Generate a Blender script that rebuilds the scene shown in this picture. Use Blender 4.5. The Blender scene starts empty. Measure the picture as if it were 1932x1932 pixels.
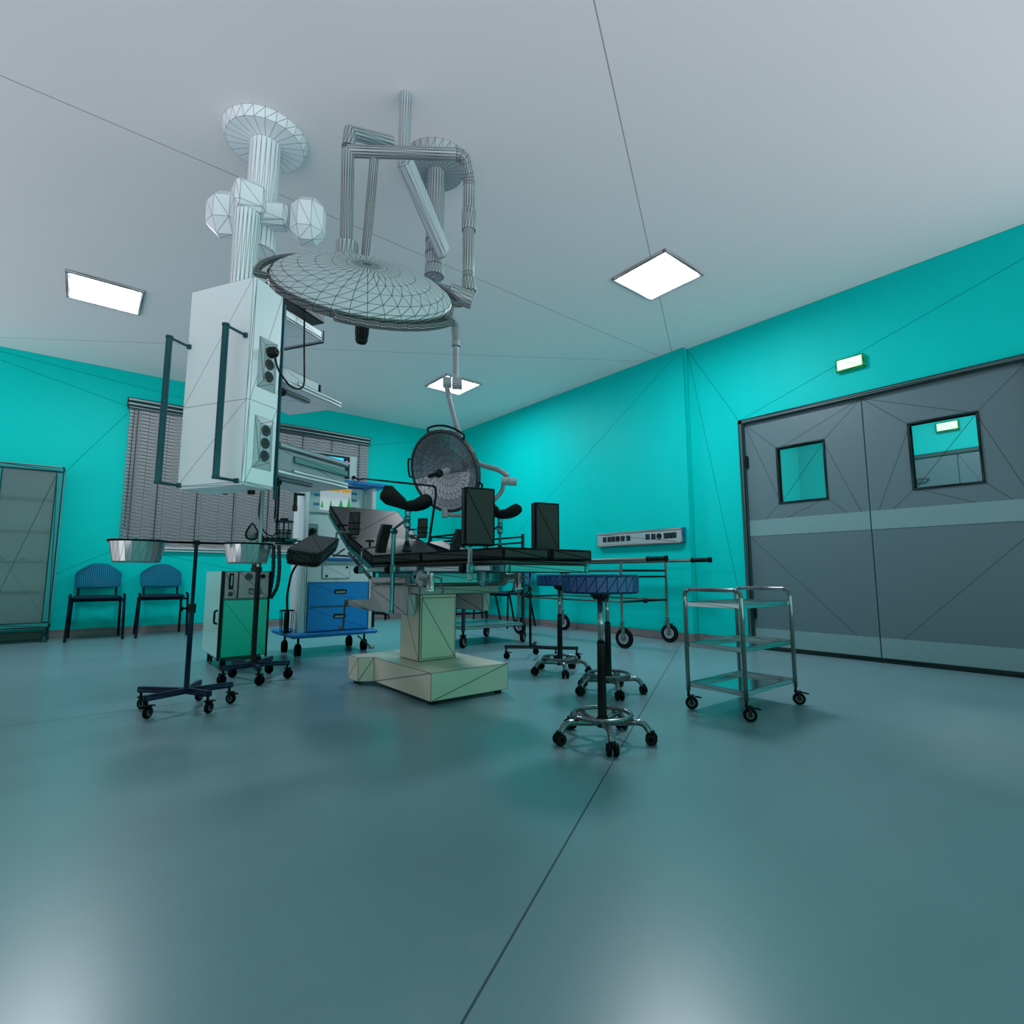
import bpy, bmesh, math, random
from mathutils import Vector as V, Matrix
from math import sin, cos, pi, radians
random.seed(4)
S = bpy.context.scene
COL = S.collection
# ------------------------------------------------------------------ camera
cam_d = bpy.data.cameras.new('camera'); cam = bpy.data.objects.new('camera', cam_d); COL.objects.link(cam)
cam.location = (0, 0, .68)
cam.rotation_euler = (pi/2 + .1179, 0, -.680)
cam_d.sensor_width = 36; cam_d.sensor_fit = 'HORIZONTAL'; cam_d.lens = 36*996.9/1932
cam_d.clip_start = .03
S.camera = cam
# ------------------------------------------------------------------ world, lights, exposure
W = bpy.data.worlds.new('world'); S.world = W; W.use_nodes = True
nt = W.node_tree; bg = nt.nodes['Background']
bg.inputs[1].default_value = 1.0
# made-up ambient light entering by the two open sides: neutral to the left, green-teal behind, brighter towards the ground
tc = nt.nodes.new('ShaderNodeTexCoord'); sx = nt.nodes.new('ShaderNodeSeparateXYZ'); nt.links.new(tc.outputs['Generated'], sx.inputs[0])
gm_ = nt.nodes.new('ShaderNodeMapRange'); gm_.inputs['From Min'].default_value = .35; gm_.inputs['From Max'].default_value = -.75; nt.links.new(sx.outputs['Y'], gm_.inputs[0])
gx_ = nt.nodes.new('ShaderNodeMapRange'); gx_.inputs['From Min'].default_value = -.95; gx_.inputs['From Max'].default_value = -.3; nt.links.new(sx.outputs['X'], gx_.inputs[0])
mu_ = nt.nodes.new('ShaderNodeMath'); mu_.operation = 'MULTIPLY'; nt.links.new(gm_.outputs[0], mu_.inputs[0]); nt.links.new(gx_.outputs[0], mu_.inputs[1])
gq_ = nt.nodes.new('ShaderNodeMapRange'); gq_.inputs['From Min'].default_value = -.25; gq_.inputs['From Max'].default_value = .0; nt.links.new(sx.outputs['Z'], gq_.inputs[0])
mq_ = nt.nodes.new('ShaderNodeMath'); mq_.operation = 'MULTIPLY'; nt.links.new(mu_.outputs[0], mq_.inputs[0]); nt.links.new(gq_.outputs[0], mq_.inputs[1])
mx_ = nt.nodes.new('ShaderNodeMix'); mx_.data_type = 'RGBA'; nt.links.new(mq_.outputs[0], mx_.inputs[0]); mx_.inputs[6].default_value = (.70, .68, .72, 1); mx_.inputs[7].default_value = (.14, .95, .72, 1)
gz_ = nt.nodes.new('ShaderNodeMapRange'); gz_.inputs['From Min'].default_value = .15; gz_.inputs['From Max'].default_value = -.15; gz_.inputs['To Min'].default_value = .5; gz_.inputs['To Max'].default_value = 1.7; nt.links.new(sx.outputs['Z'], gz_.inputs[0])
vm_ = nt.nodes.new('ShaderNodeVectorMath'); vm_.operation = 'SCALE'; nt.links.new(mx_.outputs[2], vm_.inputs[0]); gb_ = nt.nodes.new('ShaderNodeMapRange'); gb_.inputs['From Min'].default_value = .1; gb_.inputs['From Max'].default_value = -.8; gb_.inputs['To Min'].default_value = .55; gb_.inputs['To Max'].default_value = 1.35; nt.links.new(sx.outputs['Y'], gb_.inputs[0])
ml_ = nt.nodes.new('ShaderNodeMath'); ml_.operation = 'MULTIPLY'; nt.links.new(gz_.outputs[0], ml_.inputs[0]); nt.links.new(gb_.outputs[0], ml_.inputs[1]); nt.links.new(ml_.outputs[0], vm_.inputs['Scale']); nt.links.new(vm_.outputs[0], bg.inputs[0])
S.view_settings.view_transform = 'Standard'; S.view_settings.look = 'None'
S.view_settings.gamma = 1; S.view_settings.use_curve_mapping = False
S.view_settings.exposure = 0.0
PANEL = 72.0     # emission of the ceiling light panels
# ------------------------------------------------------------------ materials
_m = {}
def srgb(c):
    f = lambda v: v/12.92 if v <= .04045 else ((v+.055)/1.055)**2.4
    return tuple(f(x/255) for x in c)
def M(key, col, rough=.5, metal=0., wire=.003, wa=.85, wcol=(6, 14, 16), noise=0, spec=.5, emit=None, es=1., coat=0):
    """Painted surface with the dark polygon edge lines that run over every object in the room."""
    k = (key, wire)
    if k in _m: return _m[k]
    m = bpy.data.materials.new(key); m.use_nodes = True; nt = m.node_tree; N = nt.nodes; L = nt.links
    b = N['Principled BSDF']; c = srgb(col)
    b.inputs['Roughness'].default_value = rough; b.inputs['Metallic'].default_value = metal
    b.inputs['Specular IOR Level'].default_value = spec
    if coat: b.inputs['Coat Weight'].default_value = coat; b.inputs['Coat Roughness'].default_value = .3
    base = N.new('ShaderNodeRGB'); base.outputs[0].default_value = (*c, 1); src = base.outputs[0]
    if noise:
        tc = N.new('ShaderNodeTexCoord'); nz = N.new('ShaderNodeTexNoise'); nz.inputs['Scale'].default_value = 1.2; nz.inputs['Detail'].default_value = 8
        mp = N.new('ShaderNodeMapping'); mp.inputs['Scale'].default_value = (1, 4, 1); mp.inputs['Rotation'].default_value = (0, 0, .9)
        L.new(tc.outputs['Object'], mp.inputs[0]); L.new(mp.outputs[0], nz.inputs['Vector'])
        r = N.new('ShaderNodeMapRange'); r.inputs['To Min'].default_value = 1-noise; r.inputs['To Max'].default_value = 1+noise
        L.new(nz.outputs['Fac'], r.inputs[0])
        mx = N.new('ShaderNodeVectorMath'); mx.operation = 'SCALE'; L.new(src, mx.inputs[0]); L.new(r.outputs[0], mx.inputs['Scale']); src = mx.outputs[0]
        if key == 'floor_vinyl':
            bp = N.new('ShaderNodeBump'); bp.inputs['Strength'].default_value = .06; L.new(nz.outputs['Fac'], bp.inputs['Height']); L.new(bp.outputs[0], b.inputs['Normal'])
    if wire:
        w = N.new('ShaderNodeWireframe'); w.inputs[0].default_value = wire
        mu = N.new('ShaderNodeMath'); mu.operation = 'MULTIPLY'; mu.inputs[1].default_value = wa; L.new(w.outputs[0], mu.inputs[0])
        mix = N.new('ShaderNodeMix'); mix.data_type = 'RGBA'; L.new(mu.outputs[0], mix.inputs[0]); L.new(src, mix.inputs[6]); mix.inputs[7].default_value = (*srgb(wcol), 1); src = mix.outputs[2]
        sp = N.new('ShaderNodeMath'); sp.operation = 'MULTIPLY_ADD'; L.new(mu.outputs[0], sp.inputs[0]); sp.inputs[1].default_value = -spec; sp.inputs[2].default_value = spec; L.new(sp.outputs[0], b.inputs['Specular IOR Level'])
        ro = N.new('ShaderNodeMath'); ro.operation = 'MULTIPLY_ADD'; L.new(mu.outputs[0], ro.inputs[0]); ro.inputs[1].default_value = 1-rough; ro.inputs[2].default_value = rough; L.new(ro.outputs[0], b.inputs['Roughness'])
        if metal:
            me = N.new('ShaderNodeMath'); me.operation = 'MULTIPLY_ADD'; L.new(mu.outputs[0], me.inputs[0]); me.inputs[1].default_value = -metal; me.inputs[2].default_value = metal; L.new(me.outputs[0], b.inputs['Metallic'])
        if emit:
            e = N.new('ShaderNodeMath'); e.operation = 'MULTIPLY_ADD'; L.new(mu.outputs[0], e.inputs[0]); e.inputs[1].default_value = -es; e.inputs[2].default_value = es
            L.new(e.outputs[0], b.inputs['Emission Strength'])
    L.new(src, b.inputs['Base Color'])
    if emit:
        b.inputs['Emission Color'].default_value = (*srgb(emit), 1)
        if not wire: b.inputs['Emission Strength'].default_value = es
    _m[k] = m; return m
def GLASS(key, tint, alpha=.25, wire=.003):
    k = (key, wire)
    if k in _m: return _m[k]
    m = bpy.data.materials.new(key); m.use_nodes = True; nt = m.node_tree; N = nt.nodes; L = nt.links
    b = N['Principled BSDF']; b.inputs['Base Color'].default_value = (*srgb(tint), 1); b.inputs['Roughness'].default_value = .12
    w = N.new('ShaderNodeWireframe'); w.inputs[0].default_value = wire
    mu = N.new('ShaderNodeMath'); mu.operation = 'MULTIPLY_ADD'; mu.inputs[1].default_value = .6; mu.inputs[2].default_value = alpha; L.new(w.outputs[0], mu.inputs[0]); L.new(mu.outputs[0], b.inputs['Alpha'])
    mix = N.new('ShaderNodeMix'); mix.data_type = 'RGBA'; L.new(w.outputs[0], mix.inputs[0]); mix.inputs[6].default_value = (*srgb(tint), 1); mix.inputs[7].default_value = (.005, .01, .01, 1); L.new(mix.outputs[2], b.inputs['Base Color'])
    _m[k] = m; return m
# ------------------------------------------------------------------ mesh builder
class MB:
    def __init__(s): s.v = []; s.f = []
    def add(s, vs, fs):
        o = len(s.v); s.v += [tuple(x) for x in vs]; s.f += [tuple(i+o for i in f) for f in fs]; return s
    def bm(s, b, mat=None):
        b.verts.ensure_lookup_table()
        return s.add([(mat @ v.co if mat else v.co.copy()) for v in b.verts], [[v.index for v in f.verts] for f in b.faces])
    def box(s, x0, x1, y0, y1, z0, z1, bev=0, seg=1, mat=None):
        b = bmesh.new(); bmesh.ops.create_cube(b, size=1)
        for v in b.verts: v.co = V(((x0+x1)/2+v.co.x*(x1-x0), (y0+y1)/2+v.co.y*(y1-y0), (z0+z1)/2+v.co.z*(z1-z0)))
        if bev: bmesh.ops.bevel(b, geom=list(b.edges), offset=bev, segments=seg, affect='EDGES', profile=.6)
        b.verts.index_update(); s.bm(b, mat); b.free(); return s
    def fbox(s, o, a, b_, c, la, lb, lc, bev=0, seg=1):
        """box from corner o along unit axes a, b_, c"""
        o, a, b_, c = V(o), V(a).normalized(), V(b_).normalized(), V(c).normalized()
        m = Matrix.Translation(o) @ Matrix((a, b_, c)).transposed().to_4x4()
        return s.box(0, la, 0, lb, 0, lc, bev, seg, m)
    def tube(s, pts, r, n=8, closed=False, flat=1.0):
        pts = [V(p) for p in pts]; k = len(pts); rings = []; rr = r if isinstance(r, (list, tuple)) else [r]*k; up = None
        for i, p in enumerate(pts):
            if closed: t = (pts[(i+1) % k]-pts[i-1])
            elif i == 0: t = pts[1]-p
            elif i == k-1: t = p-pts[i-1]
            else: t = (pts[i+1]-p).normalized()+(p-pts[i-1]).normalized()
            t.normalize()
            if up is None: up = t.orthogonal().normalized()
            up = (up-t*up.dot(t)); up = up.normalized() if up.length > 1e-5 else t.orthogonal().normalized(); sd = t.cross(up)
            rings.append([p+(up*cos(2*pi*j/n)+sd*flat*sin(2*pi*j/n))*rr[i] for j in range(n)])
        fs = []
        for i in range(k if closed else k-1):
            a = i*n; b = ((i+1) % k)*n
            for j in range(n): fs.append((a+j, a+(j+1) % n, b+(j+1) % n, b+j))
        if not closed: fs += [tuple(range(n-1, -1, -1)), tuple((k-1)*n+j for j in range(n))]
        return s.add([q for R in rings for q in R], fs)
    def cyl(s, p0, p1, r, n=12, r2=None): return s.tube([p0, p1], [r, r if r2 is None else r2], n)
    def lathe(s, prof, c, ax=(0, 0, 1), n=24, ref=None, sx=1.0):
        ax = V(ax).normalized(); a = (V(ref)-ax*V(ref).dot(ax)).normalized() if ref else ax.orthogonal().normalized(); b = ax.cross(a); c = V(c)
        vs = []; rings = []
        for r, z in prof:
            if r < 1e-6: rings.append([len(vs)]); vs.append(c+ax*z)
            else:
                rings.append(list(range(len(vs), len(vs)+n)))
                vs += [c+ax*z+(a*cos(2*pi*j/n)*sx+b*sin(2*pi*j/n))*r for j in range(n)]
        fs = []
        for A, B in zip(rings, rings[1:]):
            for j in range(n):
                j2 = (j+1) % n
                if len(A) == 1 and len(B) == 1: continue
                if len(A) == 1: fs.append((A[0], B[j2], B[j]))
                elif len(B) == 1: fs.append((A[j], A[j2], B[0]))
                else: fs.append((A[j], A[j2], B[j2], B[j]))
        return s.add(vs, fs)
    def prism(s, poly, d):
        """planar polygon (3D points) pushed along d"""
        n = len(poly); P = [V(p) for p in poly]; d = V(d)
        return s.add(P+[p+d for p in P], [tuple(range(n-1, -1, -1)), tuple(range(n, 2*n))]+[(i, (i+1) % n, n+(i+1) % n, n+i) for i in range(n)])
def wloc(o):
    l = V((0, 0, 0))
    while o is not None: l += o.location; o = o.parent
    return l
def tag(o, label=None, cat=None, group=None, kind=None):
    if label: o['label'] = label
    if cat: o['category'] = cat
    if group: o['group'] = group
    if kind: o['kind'] = kind
    return o
def P(name, mb, mat, parent=None, smooth=False, w=True, label=None):
    """one mesh object; coordinates are world unless w=False (then local to the parent)"""
    off = wloc(parent) if (w and parent) else V((0, 0, 0))
    me = bpy.data.meshes.new(name); me.from_pydata([tuple(V(v)-off) for v in mb.v], [], mb.f); me.validate()
    b = bmesh.new(); b.from_mesh(me); bmesh.ops.recalc_face_normals(b, faces=b.faces); b.to_mesh(me); b.free()
    me.materials.append(mat)
    if smooth:
        me.polygons.foreach_set('use_smooth', [len(p.vertices) <= 4 for p in me.polygons])
    o = bpy.data.objects.new(name, me); COL.objects.link(o)
    if parent: o.parent = parent
    if label: o['label'] = label
    return o
def thing(name, loc, label, cat, group=None, rz=0):
    o = bpy.data.objects.new(name, None); COL.objects.link(o); o.location = loc; o.rotation_euler = (0, 0, rz); o.empty_display_size = .1
    return tag(o, label, cat, group)
def kids(o): return [c for c in bpy.data.objects if c.parent == o]
def copy_tree(o, parent=None):
    c = o.copy(); COL.objects.link(c)
    if parent: c.parent = parent
    for ch in kids(o): copy_tree(ch, c)
    return c
def arc(c, a, b, r, t0, t1, n):
    c, a, b = V(c), V(a), V(b); return [c+(a*cos(t0+(t1-t0)*i/n)+b*sin(t0+(t1-t0)*i/n))*r for i in range(n+1)]
def fillet(pts, r, n=4):
    pts = [V(p) for p in pts]; out = [pts[0]]
    for i in range(1, len(pts)-1):
        p = pts[i]; a = (pts[i-1]-p); b = (pts[i+1]-p); ra = min(r, a.length*.45, b.length*.45); A = p+a.normalized()*ra; B = p+b.normalized()*ra
        for k in range(n+1):
            t = k/n; out.append(A*(1-t)**2+p*2*t*(1-t)+B*t*t)
    return out+[pts[-1]]
# shared materials ---------------------------------------------------
TEAL = (2, 178, 186)
wallm = M('teal_wall_paint', (0, 194, 190), .5, wire=.006, wa=.5, noise=.05, spec=.08)
ceilm = M('ceiling_paint', (240, 238, 240), .8, wire=.006, wa=.6)
floorm = M('floor_vinyl', (106, 138, 148), .30, wire=.005, wa=.7, noise=.12, spec=.7, coat=.15)
basem = M('baseboard_vinyl', (118, 112, 114), .5, wire=.005, wa=.6)
doorm = M('door_laminate', (84, 110, 118), .4, wire=.005, wa=.55)
bandm = M('door_band', (112, 148, 152), .3, wire=0)
framem = M('door_frame_steel', (52, 82, 84), .4, wire=.006)
WS = 1.55   # line weight of the edge lines on free-standing objects
def chrome(w=.003): return M('chrome', (190, 205, 208), .14, 1., wire=w*WS, wa=.8)
def steel(w=.003): return M('brushed_steel', (150, 165, 168), .3, 1., wire=w*WS, wa=.8)
def black(w=.003): return M('black_rubber', (13, 16, 18), .5, wire=w*WS, wa=.9)
def darkm(w=.003): return M('dark_grey_plastic', (36, 44, 46), .45, wire=w*WS)
def padm(w=.003): return M('charcoal_vinyl', (46, 48, 50), .45, wire=w*WS, wa=.85, spec=.2)
def white(w=.003): return M('white_enamel', (200, 212, 218), .35, wire=w*WS, wa=.75)
def grey(w=.003): return M('grey_enamel', (160, 160, 164), .4, wire=w*WS, wa=.75)
def ivory(w=.003): return M('ivory_enamel', (214, 208, 192), .3, wire=w*WS, wa=.8)
def navy(w=.003): return M('navy_vinyl', (14, 74, 130), .4, wire=w*WS, wa=.8)
def blueframe(w=.003): return M('dark_blue_steel', (30, 52, 84), .35, .4, wire=w*WS, wa=.8)
# ------------------------------------------------------------------ the room
XA, XB, YF, ZC, YC = 4.834, 4.908, 7.63, 3.10, 3.062
XL, YN = -1.42, -.32
VX = (5.11, 3.36)
def slab(z, name, m):
    pts = [(XL-.3, 7.93), (XL-.3, 3.37), (XL-.3, YN-.2), (5.11, YN-.2), (5.11, 3.36), (5.11, 7.93)]
    mb = MB(); vs = [(x, y, z) for x, y in pts]
    mb.add(vs, [(0, 1, 4), (1, 2, 4), (2, 3, 4), (4, 5, 0)])
    return tag(P(name, mb, m), kind='structure')
slab(0, 'floor', floorm); slab(ZC, 'ceiling', ceilm)
# window wall, triangulated round the blind opening
wx0, wx1, wz0, wz1 = .33, 3.27, 1.0, 2.66
mb = MB(); vs = [(XL, YF, 0), (XA+.3, YF, 0), (XA+.3, YF, ZC), (XL, YF, ZC), (wx0, YF, wz0), (wx1, YF, wz0), (wx1, YF, wz1), (wx0, YF, wz1)]
mb.add(vs, [(0, 1, 4), (1, 5, 4), (1, 2, 5), (2, 6, 5), (2, 3, 6), (3, 7, 6), (3, 0, 7), (0, 4, 7)])
tag(P('wall_back', mb, wallm), kind='structure')
# right wall, first bay, with the return to the door bay
mb = MB(); mb.add([(XA, YC, ZC), (XA, YF+.2, ZC), (XA, YF+.2, 0), (XA, YC, 0)], [(0, 1, 2), (0, 2, 3)])
mb.add([(XA, YC, ZC), (XB, YC, ZC), (XB, YC, 0), (XA, YC, 0)], [(0, 1, 2, 3)])
tag(P('wall_right', mb, wallm), kind='structure')
DL, DR, DT, YM = 2.525, .43, 2.176, 1.478
mb = MB(); mb.add([(XB, YC, ZC), (XB, DL, DT), (XB, DL, 0), (XB, YC, 0), (XB, DR, DT), (XB, DR, 0), (XB, YN, ZC), (XB, YN, 0)],
   [(0, 1, 2), (0, 2, 3), (0, 6, 1), (1, 6, 4), (4, 6, 7), (4, 7, 5)])
tag(P('wall_door', mb, wallm), kind='structure')
mb = MB(); mb.add([(XL, YN, 0), (XB, YN, 0), (XB, YN, ZC), (XL, YN, ZC)], [(0, 1, 2, 3)])
#tag(P('wall_near', mb, wallm), kind='structure')
# baseboards
tag(P('baseboard_back', MB().box(XL, XA, YF-.015, YF, 0, .085), basem), kind='structure')
tag(P('baseboard_right', MB().box(XA-.015, XA, YC-.0, YF-.015, 0, .085).box(XA-.015, XB, YC-.015, YC, 0, .085).box(XB-.015, XB, DL+.0, YC-.015, 0, .085), basem), kind='structure')
# door frame and threshold
mb = MB()
mb.box(XB-.03, XB+.1, DL-.045, DL, 0, DT, .006).box(XB-.03, XB+.1, DR, DR+.045, 0, DT, .006).box(XB-.03, XB+.1, DR, DL, DT-.045, DT, .006)
tag(P('trim_1', mb, framem), kind='structure')
tag(P('trim_2', MB().box(XB-.02, XB+.1, DR+.045, DL-.045, 0, .012, .004).box(XB-.005, XB+.05, DR+.045, DL-.045, .012, .03, .004), framem), kind='structure')
def leaf(name, y0, y1, wy0, wy1, wz0, wz1, hinge_y, hs):
    x = XB+.012; t = .045
    out = [(y1, DT-.045), (y0, DT-.045), (y0, .032), (y1, .032)]   # seen from the room: left top, right top, right bottom, left bottom
    zmid = 1.038
    mb = MB(); vs = [(x, y1, DT-.045), (x, y0, DT-.045), (x, y0, zmid), (x, y1, zmid), (x, wy1, wz1), (x, wy0, wz1), (x, wy0, wz0), (x, wy1, wz0), (x, y0, .032), (x, y1, .032)]
    fs = [(0, 1, 4), (1, 5, 4), (1, 2, 5), (2, 6, 5), (2, 3, 6), (3, 7, 6), (3, 0, 7), (0, 4, 7), (3, 2, 8), (3, 8, 9)] if hs > 0 else \
         [(0, 1, 5), (0, 5, 4), (1, 2, 5), (2, 6, 5), (2, 3, 7), (2, 7, 6), (3, 0, 4), (3, 4, 7), (3, 2, 9), (2, 8, 9)]
    mb.add(vs, fs); mb.add([(v[0]+t, v[1], v[2]) for v in vs], [f[::-1] for f in fs])
    for a, b in ((0, 1), (1, 8), (8, 9), (9, 0), (4, 5), (5, 6), (6, 7), (7, 4)):
        mb.add([vs[a], vs[b], (vs[b][0]+t, vs[b][1], vs[b][2]), (vs[a][0]+t, vs[a][1], vs[a][2])], [(0, 1, 2, 3)])
    d = tag(P(name, mb, doorm), kind='structure')
    P('band', MB().box(x-.002, x-.0003, y0+.002, y1-.002, 1.04, 1.19), bandm, d, label='lighter horizontal band')
    P('kick_plate', MB().box(x-.002, x-.0003, y0+.002, y1-.002, .034, .187), bandm, d, label='lighter kick plate')
    f = MB(); g = .016
    for a in ((wy0-g, wy1+g, wz1, wz1+g), (wy0-g, wy1+g, wz0-g, wz0), (wy0-g, wy0, wz0, wz1), (wy1, wy1+g, wz0, wz1)):
        f.box(x-.012, x+t+.012, a[0], a[1], a[2], a[3], .003)
    P('vision_frame', f, framem, d)
    P('vision_glass', MB().add([(x+.022, wy1, wz0), (x+.022, wy0, wz0), (x+.022, wy0, wz1), (x+.022, wy1, wz1)], [(0, 1, 2), (0, 2, 3)]), GLASS('vision_glass', (90, 170, 172), .12, .005), d)
    for hz in (1.757, .332):
        P('hinge', MB().box(x-.016, x, hinge_y-.012, hinge_y+.012, hz-.055, hz+.055, .003).cyl((x-.018, hinge_y, hz-.06), (x-.018, hinge_y, hz+.06), .007, 8), framem, d)
    return d
leaf('door_1', YM+.002, DL-.047, 1.792, 2.176, 1.337, 1.832, DL-.06, 1)
leaf('door_2', DR+.047, YM-.002, .774, 1.167, 1.339, 1.835, DR+.06, -1)
# corridor seen through the door glass
XO = 8.12
mb = MB(); mb.add([(XO, 5.5, 0), (XO, -1, 0), (XO, -1, ZC), (XO, 5.5, ZC)], [(0, 1, 2, 3)]); mb.add([(XB+.12, 3.3, 0), (XO, 3.3, 0), (XO, 3.3, ZC), (XB+.12, 3.3, ZC)], [(0, 1, 2, 3)])
tag(P('wall_corridor', mb, wallm), kind='structure')
tag(P('floor_corridor', MB().box(XB+.11, XO, -1, 3.3, -.02, 0), floorm), kind='structure')
tag(P('ceiling_corridor', MB().box(XB+.11, XO, -1, 3.3, ZC, ZC+.02), ceilm), kind='structure')
dd = tag(P('door_3', MB().box(XO-.03, XO-.005, YM+.003, DL, .03, DT-.05).box(XO-.03, XO-.005, DR, YM-.003, .03, DT-.05), doorm), kind='structure')
P('handle', MB().tube(fillet([(XO-.03, 1.9, 1.86), (XO-.08, 1.9, 1.86), (XO-.08, 1.78, 1.86), (XO-.03, 1.78, 1.86)], .02, 3), .014, 8), steel(.004), dd)
tag(P('trim_3', MB().box(XO-.05, XO, DR-.05, DL+.05, DT-.05, DT, .006).box(XO-.05, XO, DL, DL+.05, 0, DT-.05, .006), framem), kind='structure')
# exit signs
def exit_sign(x, y0, y1, z0, z1, label):
    t = thing('exit_sign', (x, (y0+y1)/2, z0), label, 'exit sign', 'blank green exit sign boxes')
    P('housing', MB().box(x-.045, x, y0, y1, z0, z1, .008), M('sign_housing', (50, 200, 110), .4, wire=.005), t)
    P('lit_panel', MB().box(x-.049, x-.0455, y0+.015, y1-.015, z0+.013, z1-.013), M('sign_light', (210, 255, 215), .4, wire=.0035, wa=.6, emit=(170, 240, 150), es=1.05), t, label='glowing pale green panel')
exit_sign(XB, 1.418, 1.632, 2.382, 2.495, 'glowing pale green exit sign on teal wall above grey double doors')
exit_sign(XO, 1.43, 1.66, 2.42, 2.54, 'small glowing green exit sign seen through the right door window')
# ------------------------------------------------------------------ ceiling light panels
def panel(cx, cy, label, first=[None]):
    if first[0] is None:
        t = thing('ceiling_light', (cx, cy, ZC), label, 'ceiling light', 'square recessed ceiling light panels')
        f = MB()
        for a in ((-.262, .262, .242, .262), (-.262, .262, -.262, -.242), (-.262, -.242, -.242, .242), (.242, .262, -.242, .242)): f.box(a[0], a[1], a[2], a[3], -.022, 0, .004)
        P('frame', f, M('panel_frame', (210, 214, 220), .4, wire=.004), t, w=False)
        P('diffuser', MB().add([(-.242, -.242, -.008), (.242, -.242, -.008), (.242, .242, -.008), (-.242, .242, -.008)], [(0, 1, 3), (1, 2, 3)]), M('panel_diffuser', (235, 240, 250), .5, wire=.013, wa=.996, emit=(236, 242, 250), es=PANEL), t, w=False)
        first[0] = t; return
    c = copy_tree(first[0]); c.location = (cx, cy, ZC); c['label'] = label
panel(-.02, 5.57, 'square white ceiling light above the pendant, far left')
panel(3.47, 2.406, 'square white ceiling light nearest the grey double doors')
panel(3.52, 5.55, 'square white ceiling light farthest back, behind the lamp arm')
panel(6.6, 1.4, 'square white ceiling light added unseen to brighten the corridor behind the grey doors')  # added lamp, out of view, brightens the corridor behind the door glass
#panel(-.02, 2.406, 'square white ceiling light nearest, high above the basin stand')
# ------------------------------------------------------------------ window and blind
mb = MB()
for a in ((wx0, wx1, wz0, wz0+.05), (wx0, wx1, wz1-.05, wz1), (wx0, wx0+.05, wz0+.05, wz1-.05), (wx1-.05, wx1, wz0+.05, wz1-.05), (1.775, 1.825, wz0+.05, wz1-.05)): mb.box(a[0], a[1], YF+.03, YF+.09, a[2], a[3], .004)
wn = tag(P('window_1', mb, white(.005)), kind='structure')
P('pane', MB().box(wx0+.05, wx1-.05, YF+.055, YF+.06, wz0+.05, wz1-.05), GLASS('window_glass', (150, 170, 180), .3), wn)
P('window_sill', MB().box(.27, 3.32, YF-.05, YF+.03, .955, .98, .004), M('sill_white', (235, 232, 235), .4, wire=.003), wn, label='white sill')
bl = thing('venetian_blind', (1.79, YF-.04, .98), 'wide grey slatted blind covering the window on the back wall', 'blind')
BX0, BX1 = .29, 3.30
mb = MB(); ns = 40; nx = 15
for i in range(ns):
    z = 1.035+i*(2.655-1.035)/(ns-1)
    vs = []
    for j in range(nx+1):
        x = BX0+.01+(BX1-BX0-.02)*j/nx
        vs += [(x, YF-.062, z+.014), (x, YF-.032, z-.018)]
    mb.add(vs, [(2*j, 2*j+1, 2*j+3, 2*j+2) for j in range(nx)])
P('slats', mb, M('blind_slat', (196, 190, 196), .45, wire=.0055, wa=.8), bl)
hm = M('blind_rail', (150, 172, 176), .4, wire=.01, wa=.9)
P('head_rail', MB().box(BX0-.02, BX1, YF-.10, YF-.01, 2.72, 2.765, .006).box(BX0-.02, BX1, YF-.09, YF-.01, 2.672, 2.715, .006).box(BX0-.01, BX1, YF-.08, YF-.01, 2.64, 2.668, .004), hm, bl)
P('bottom_rail', MB().box(BX0, BX1, YF-.07, YF-.03, .985, 1.012, .004), M('blind_bottom', (225, 215, 218), .4, wire=.006, wa=.5), bl)
mb = MB()
for i in range(7):
    x = .63+i*.4175
    mb.box(x-.004, x+.004, YF-.068, YF-.064, 1.0, 2.66)
P('cord', mb, black(.002), bl)
P('cord', MB().box(BX0+.09, BX0+.096, YF-.075, YF-.069, 1.0, 2.66).box(BX0+.05, BX0+.056, YF-.075, YF-.069, 1.2, 2.66), black(.002), bl, label='pull cords at the left edge')
# ------------------------------------------------------------------ glass cabinet
cb = thing('glass_cabinet', (-.73, 7.4, 0), 'tall glass-fronted instrument cabinet with shelves at left of the back wall', 'cabinet')
cfm = M('cabinet_frame', (30, 120, 124), .3, wire=.006); CY0, CY1, CX0, CX1 = 7.2, 7.58, -1.24, -.22
mb = MB(); mb.box(CX0, CX0+.02, CY0, CY1, .14, 1.8).box(CX1-.02, CX1, CY0, CY1, .14, 1.8).box(CX0, CX1, CY0, CY1, 1.78, 1.80).box(CX0, CX1, CY0, CY1, .14, .17).box(CX0+.02, CX1-.02, CY1-.02, CY1, .17, 1.78)
P('body', mb, M('cabinet_body', (170, 176, 178), .4, wire=.003), cb)
for z in (.485, .802, 1.122, 1.461): P('shelf', MB().box(CX0+.02, CX1-.02, CY0+.03, CY1-.02, z-.008, z), GLASS('shelf_glass', (30, 48, 50), .8, .001), cb)
for a, b in ((CX0, -.733), (-.727, CX1)):
    f = MB(); g = .062
    for q in ((a, b, .15, .15+g-.01), (a, b, 1.79-g+.01, 1.79), (a, a+g-.02, .20, 1.74), (b-g, b, .20, 1.74)): f.box(q[0], q[1], CY0-.028, CY0-.002, q[2], q[3], .006)
    d = P('door', f, cfm, cb)
    P('glass', MB().add([(a+.03, CY0-.014, .19), (b-.05, CY0-.014, .19), (b-.05, CY0-.014, 1.75), (a+.03, CY0-.014, 1.75)], [(0, 1, 2), (0, 2, 3)]), GLASS('cabinet_glass', (120, 140, 146), .38, .005), d)
P('handle', MB().tube([(-.715, CY0-.03, .9), (-.715, CY0-.06, .91), (-.715, CY0-.06, 1.05), (-.715, CY0-.03, 1.06)], .008, 8), steel(.004), cb)
for x in (CX0+.03, CX1-.03):
    for y in (CY0+.03, CY1-.03): P('leg', MB().cyl((x, y, .02), (x, y, .14), .017, 8).cyl((x, y, 0), (x, y, .02), .028, 8), cfm, cb)
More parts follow.
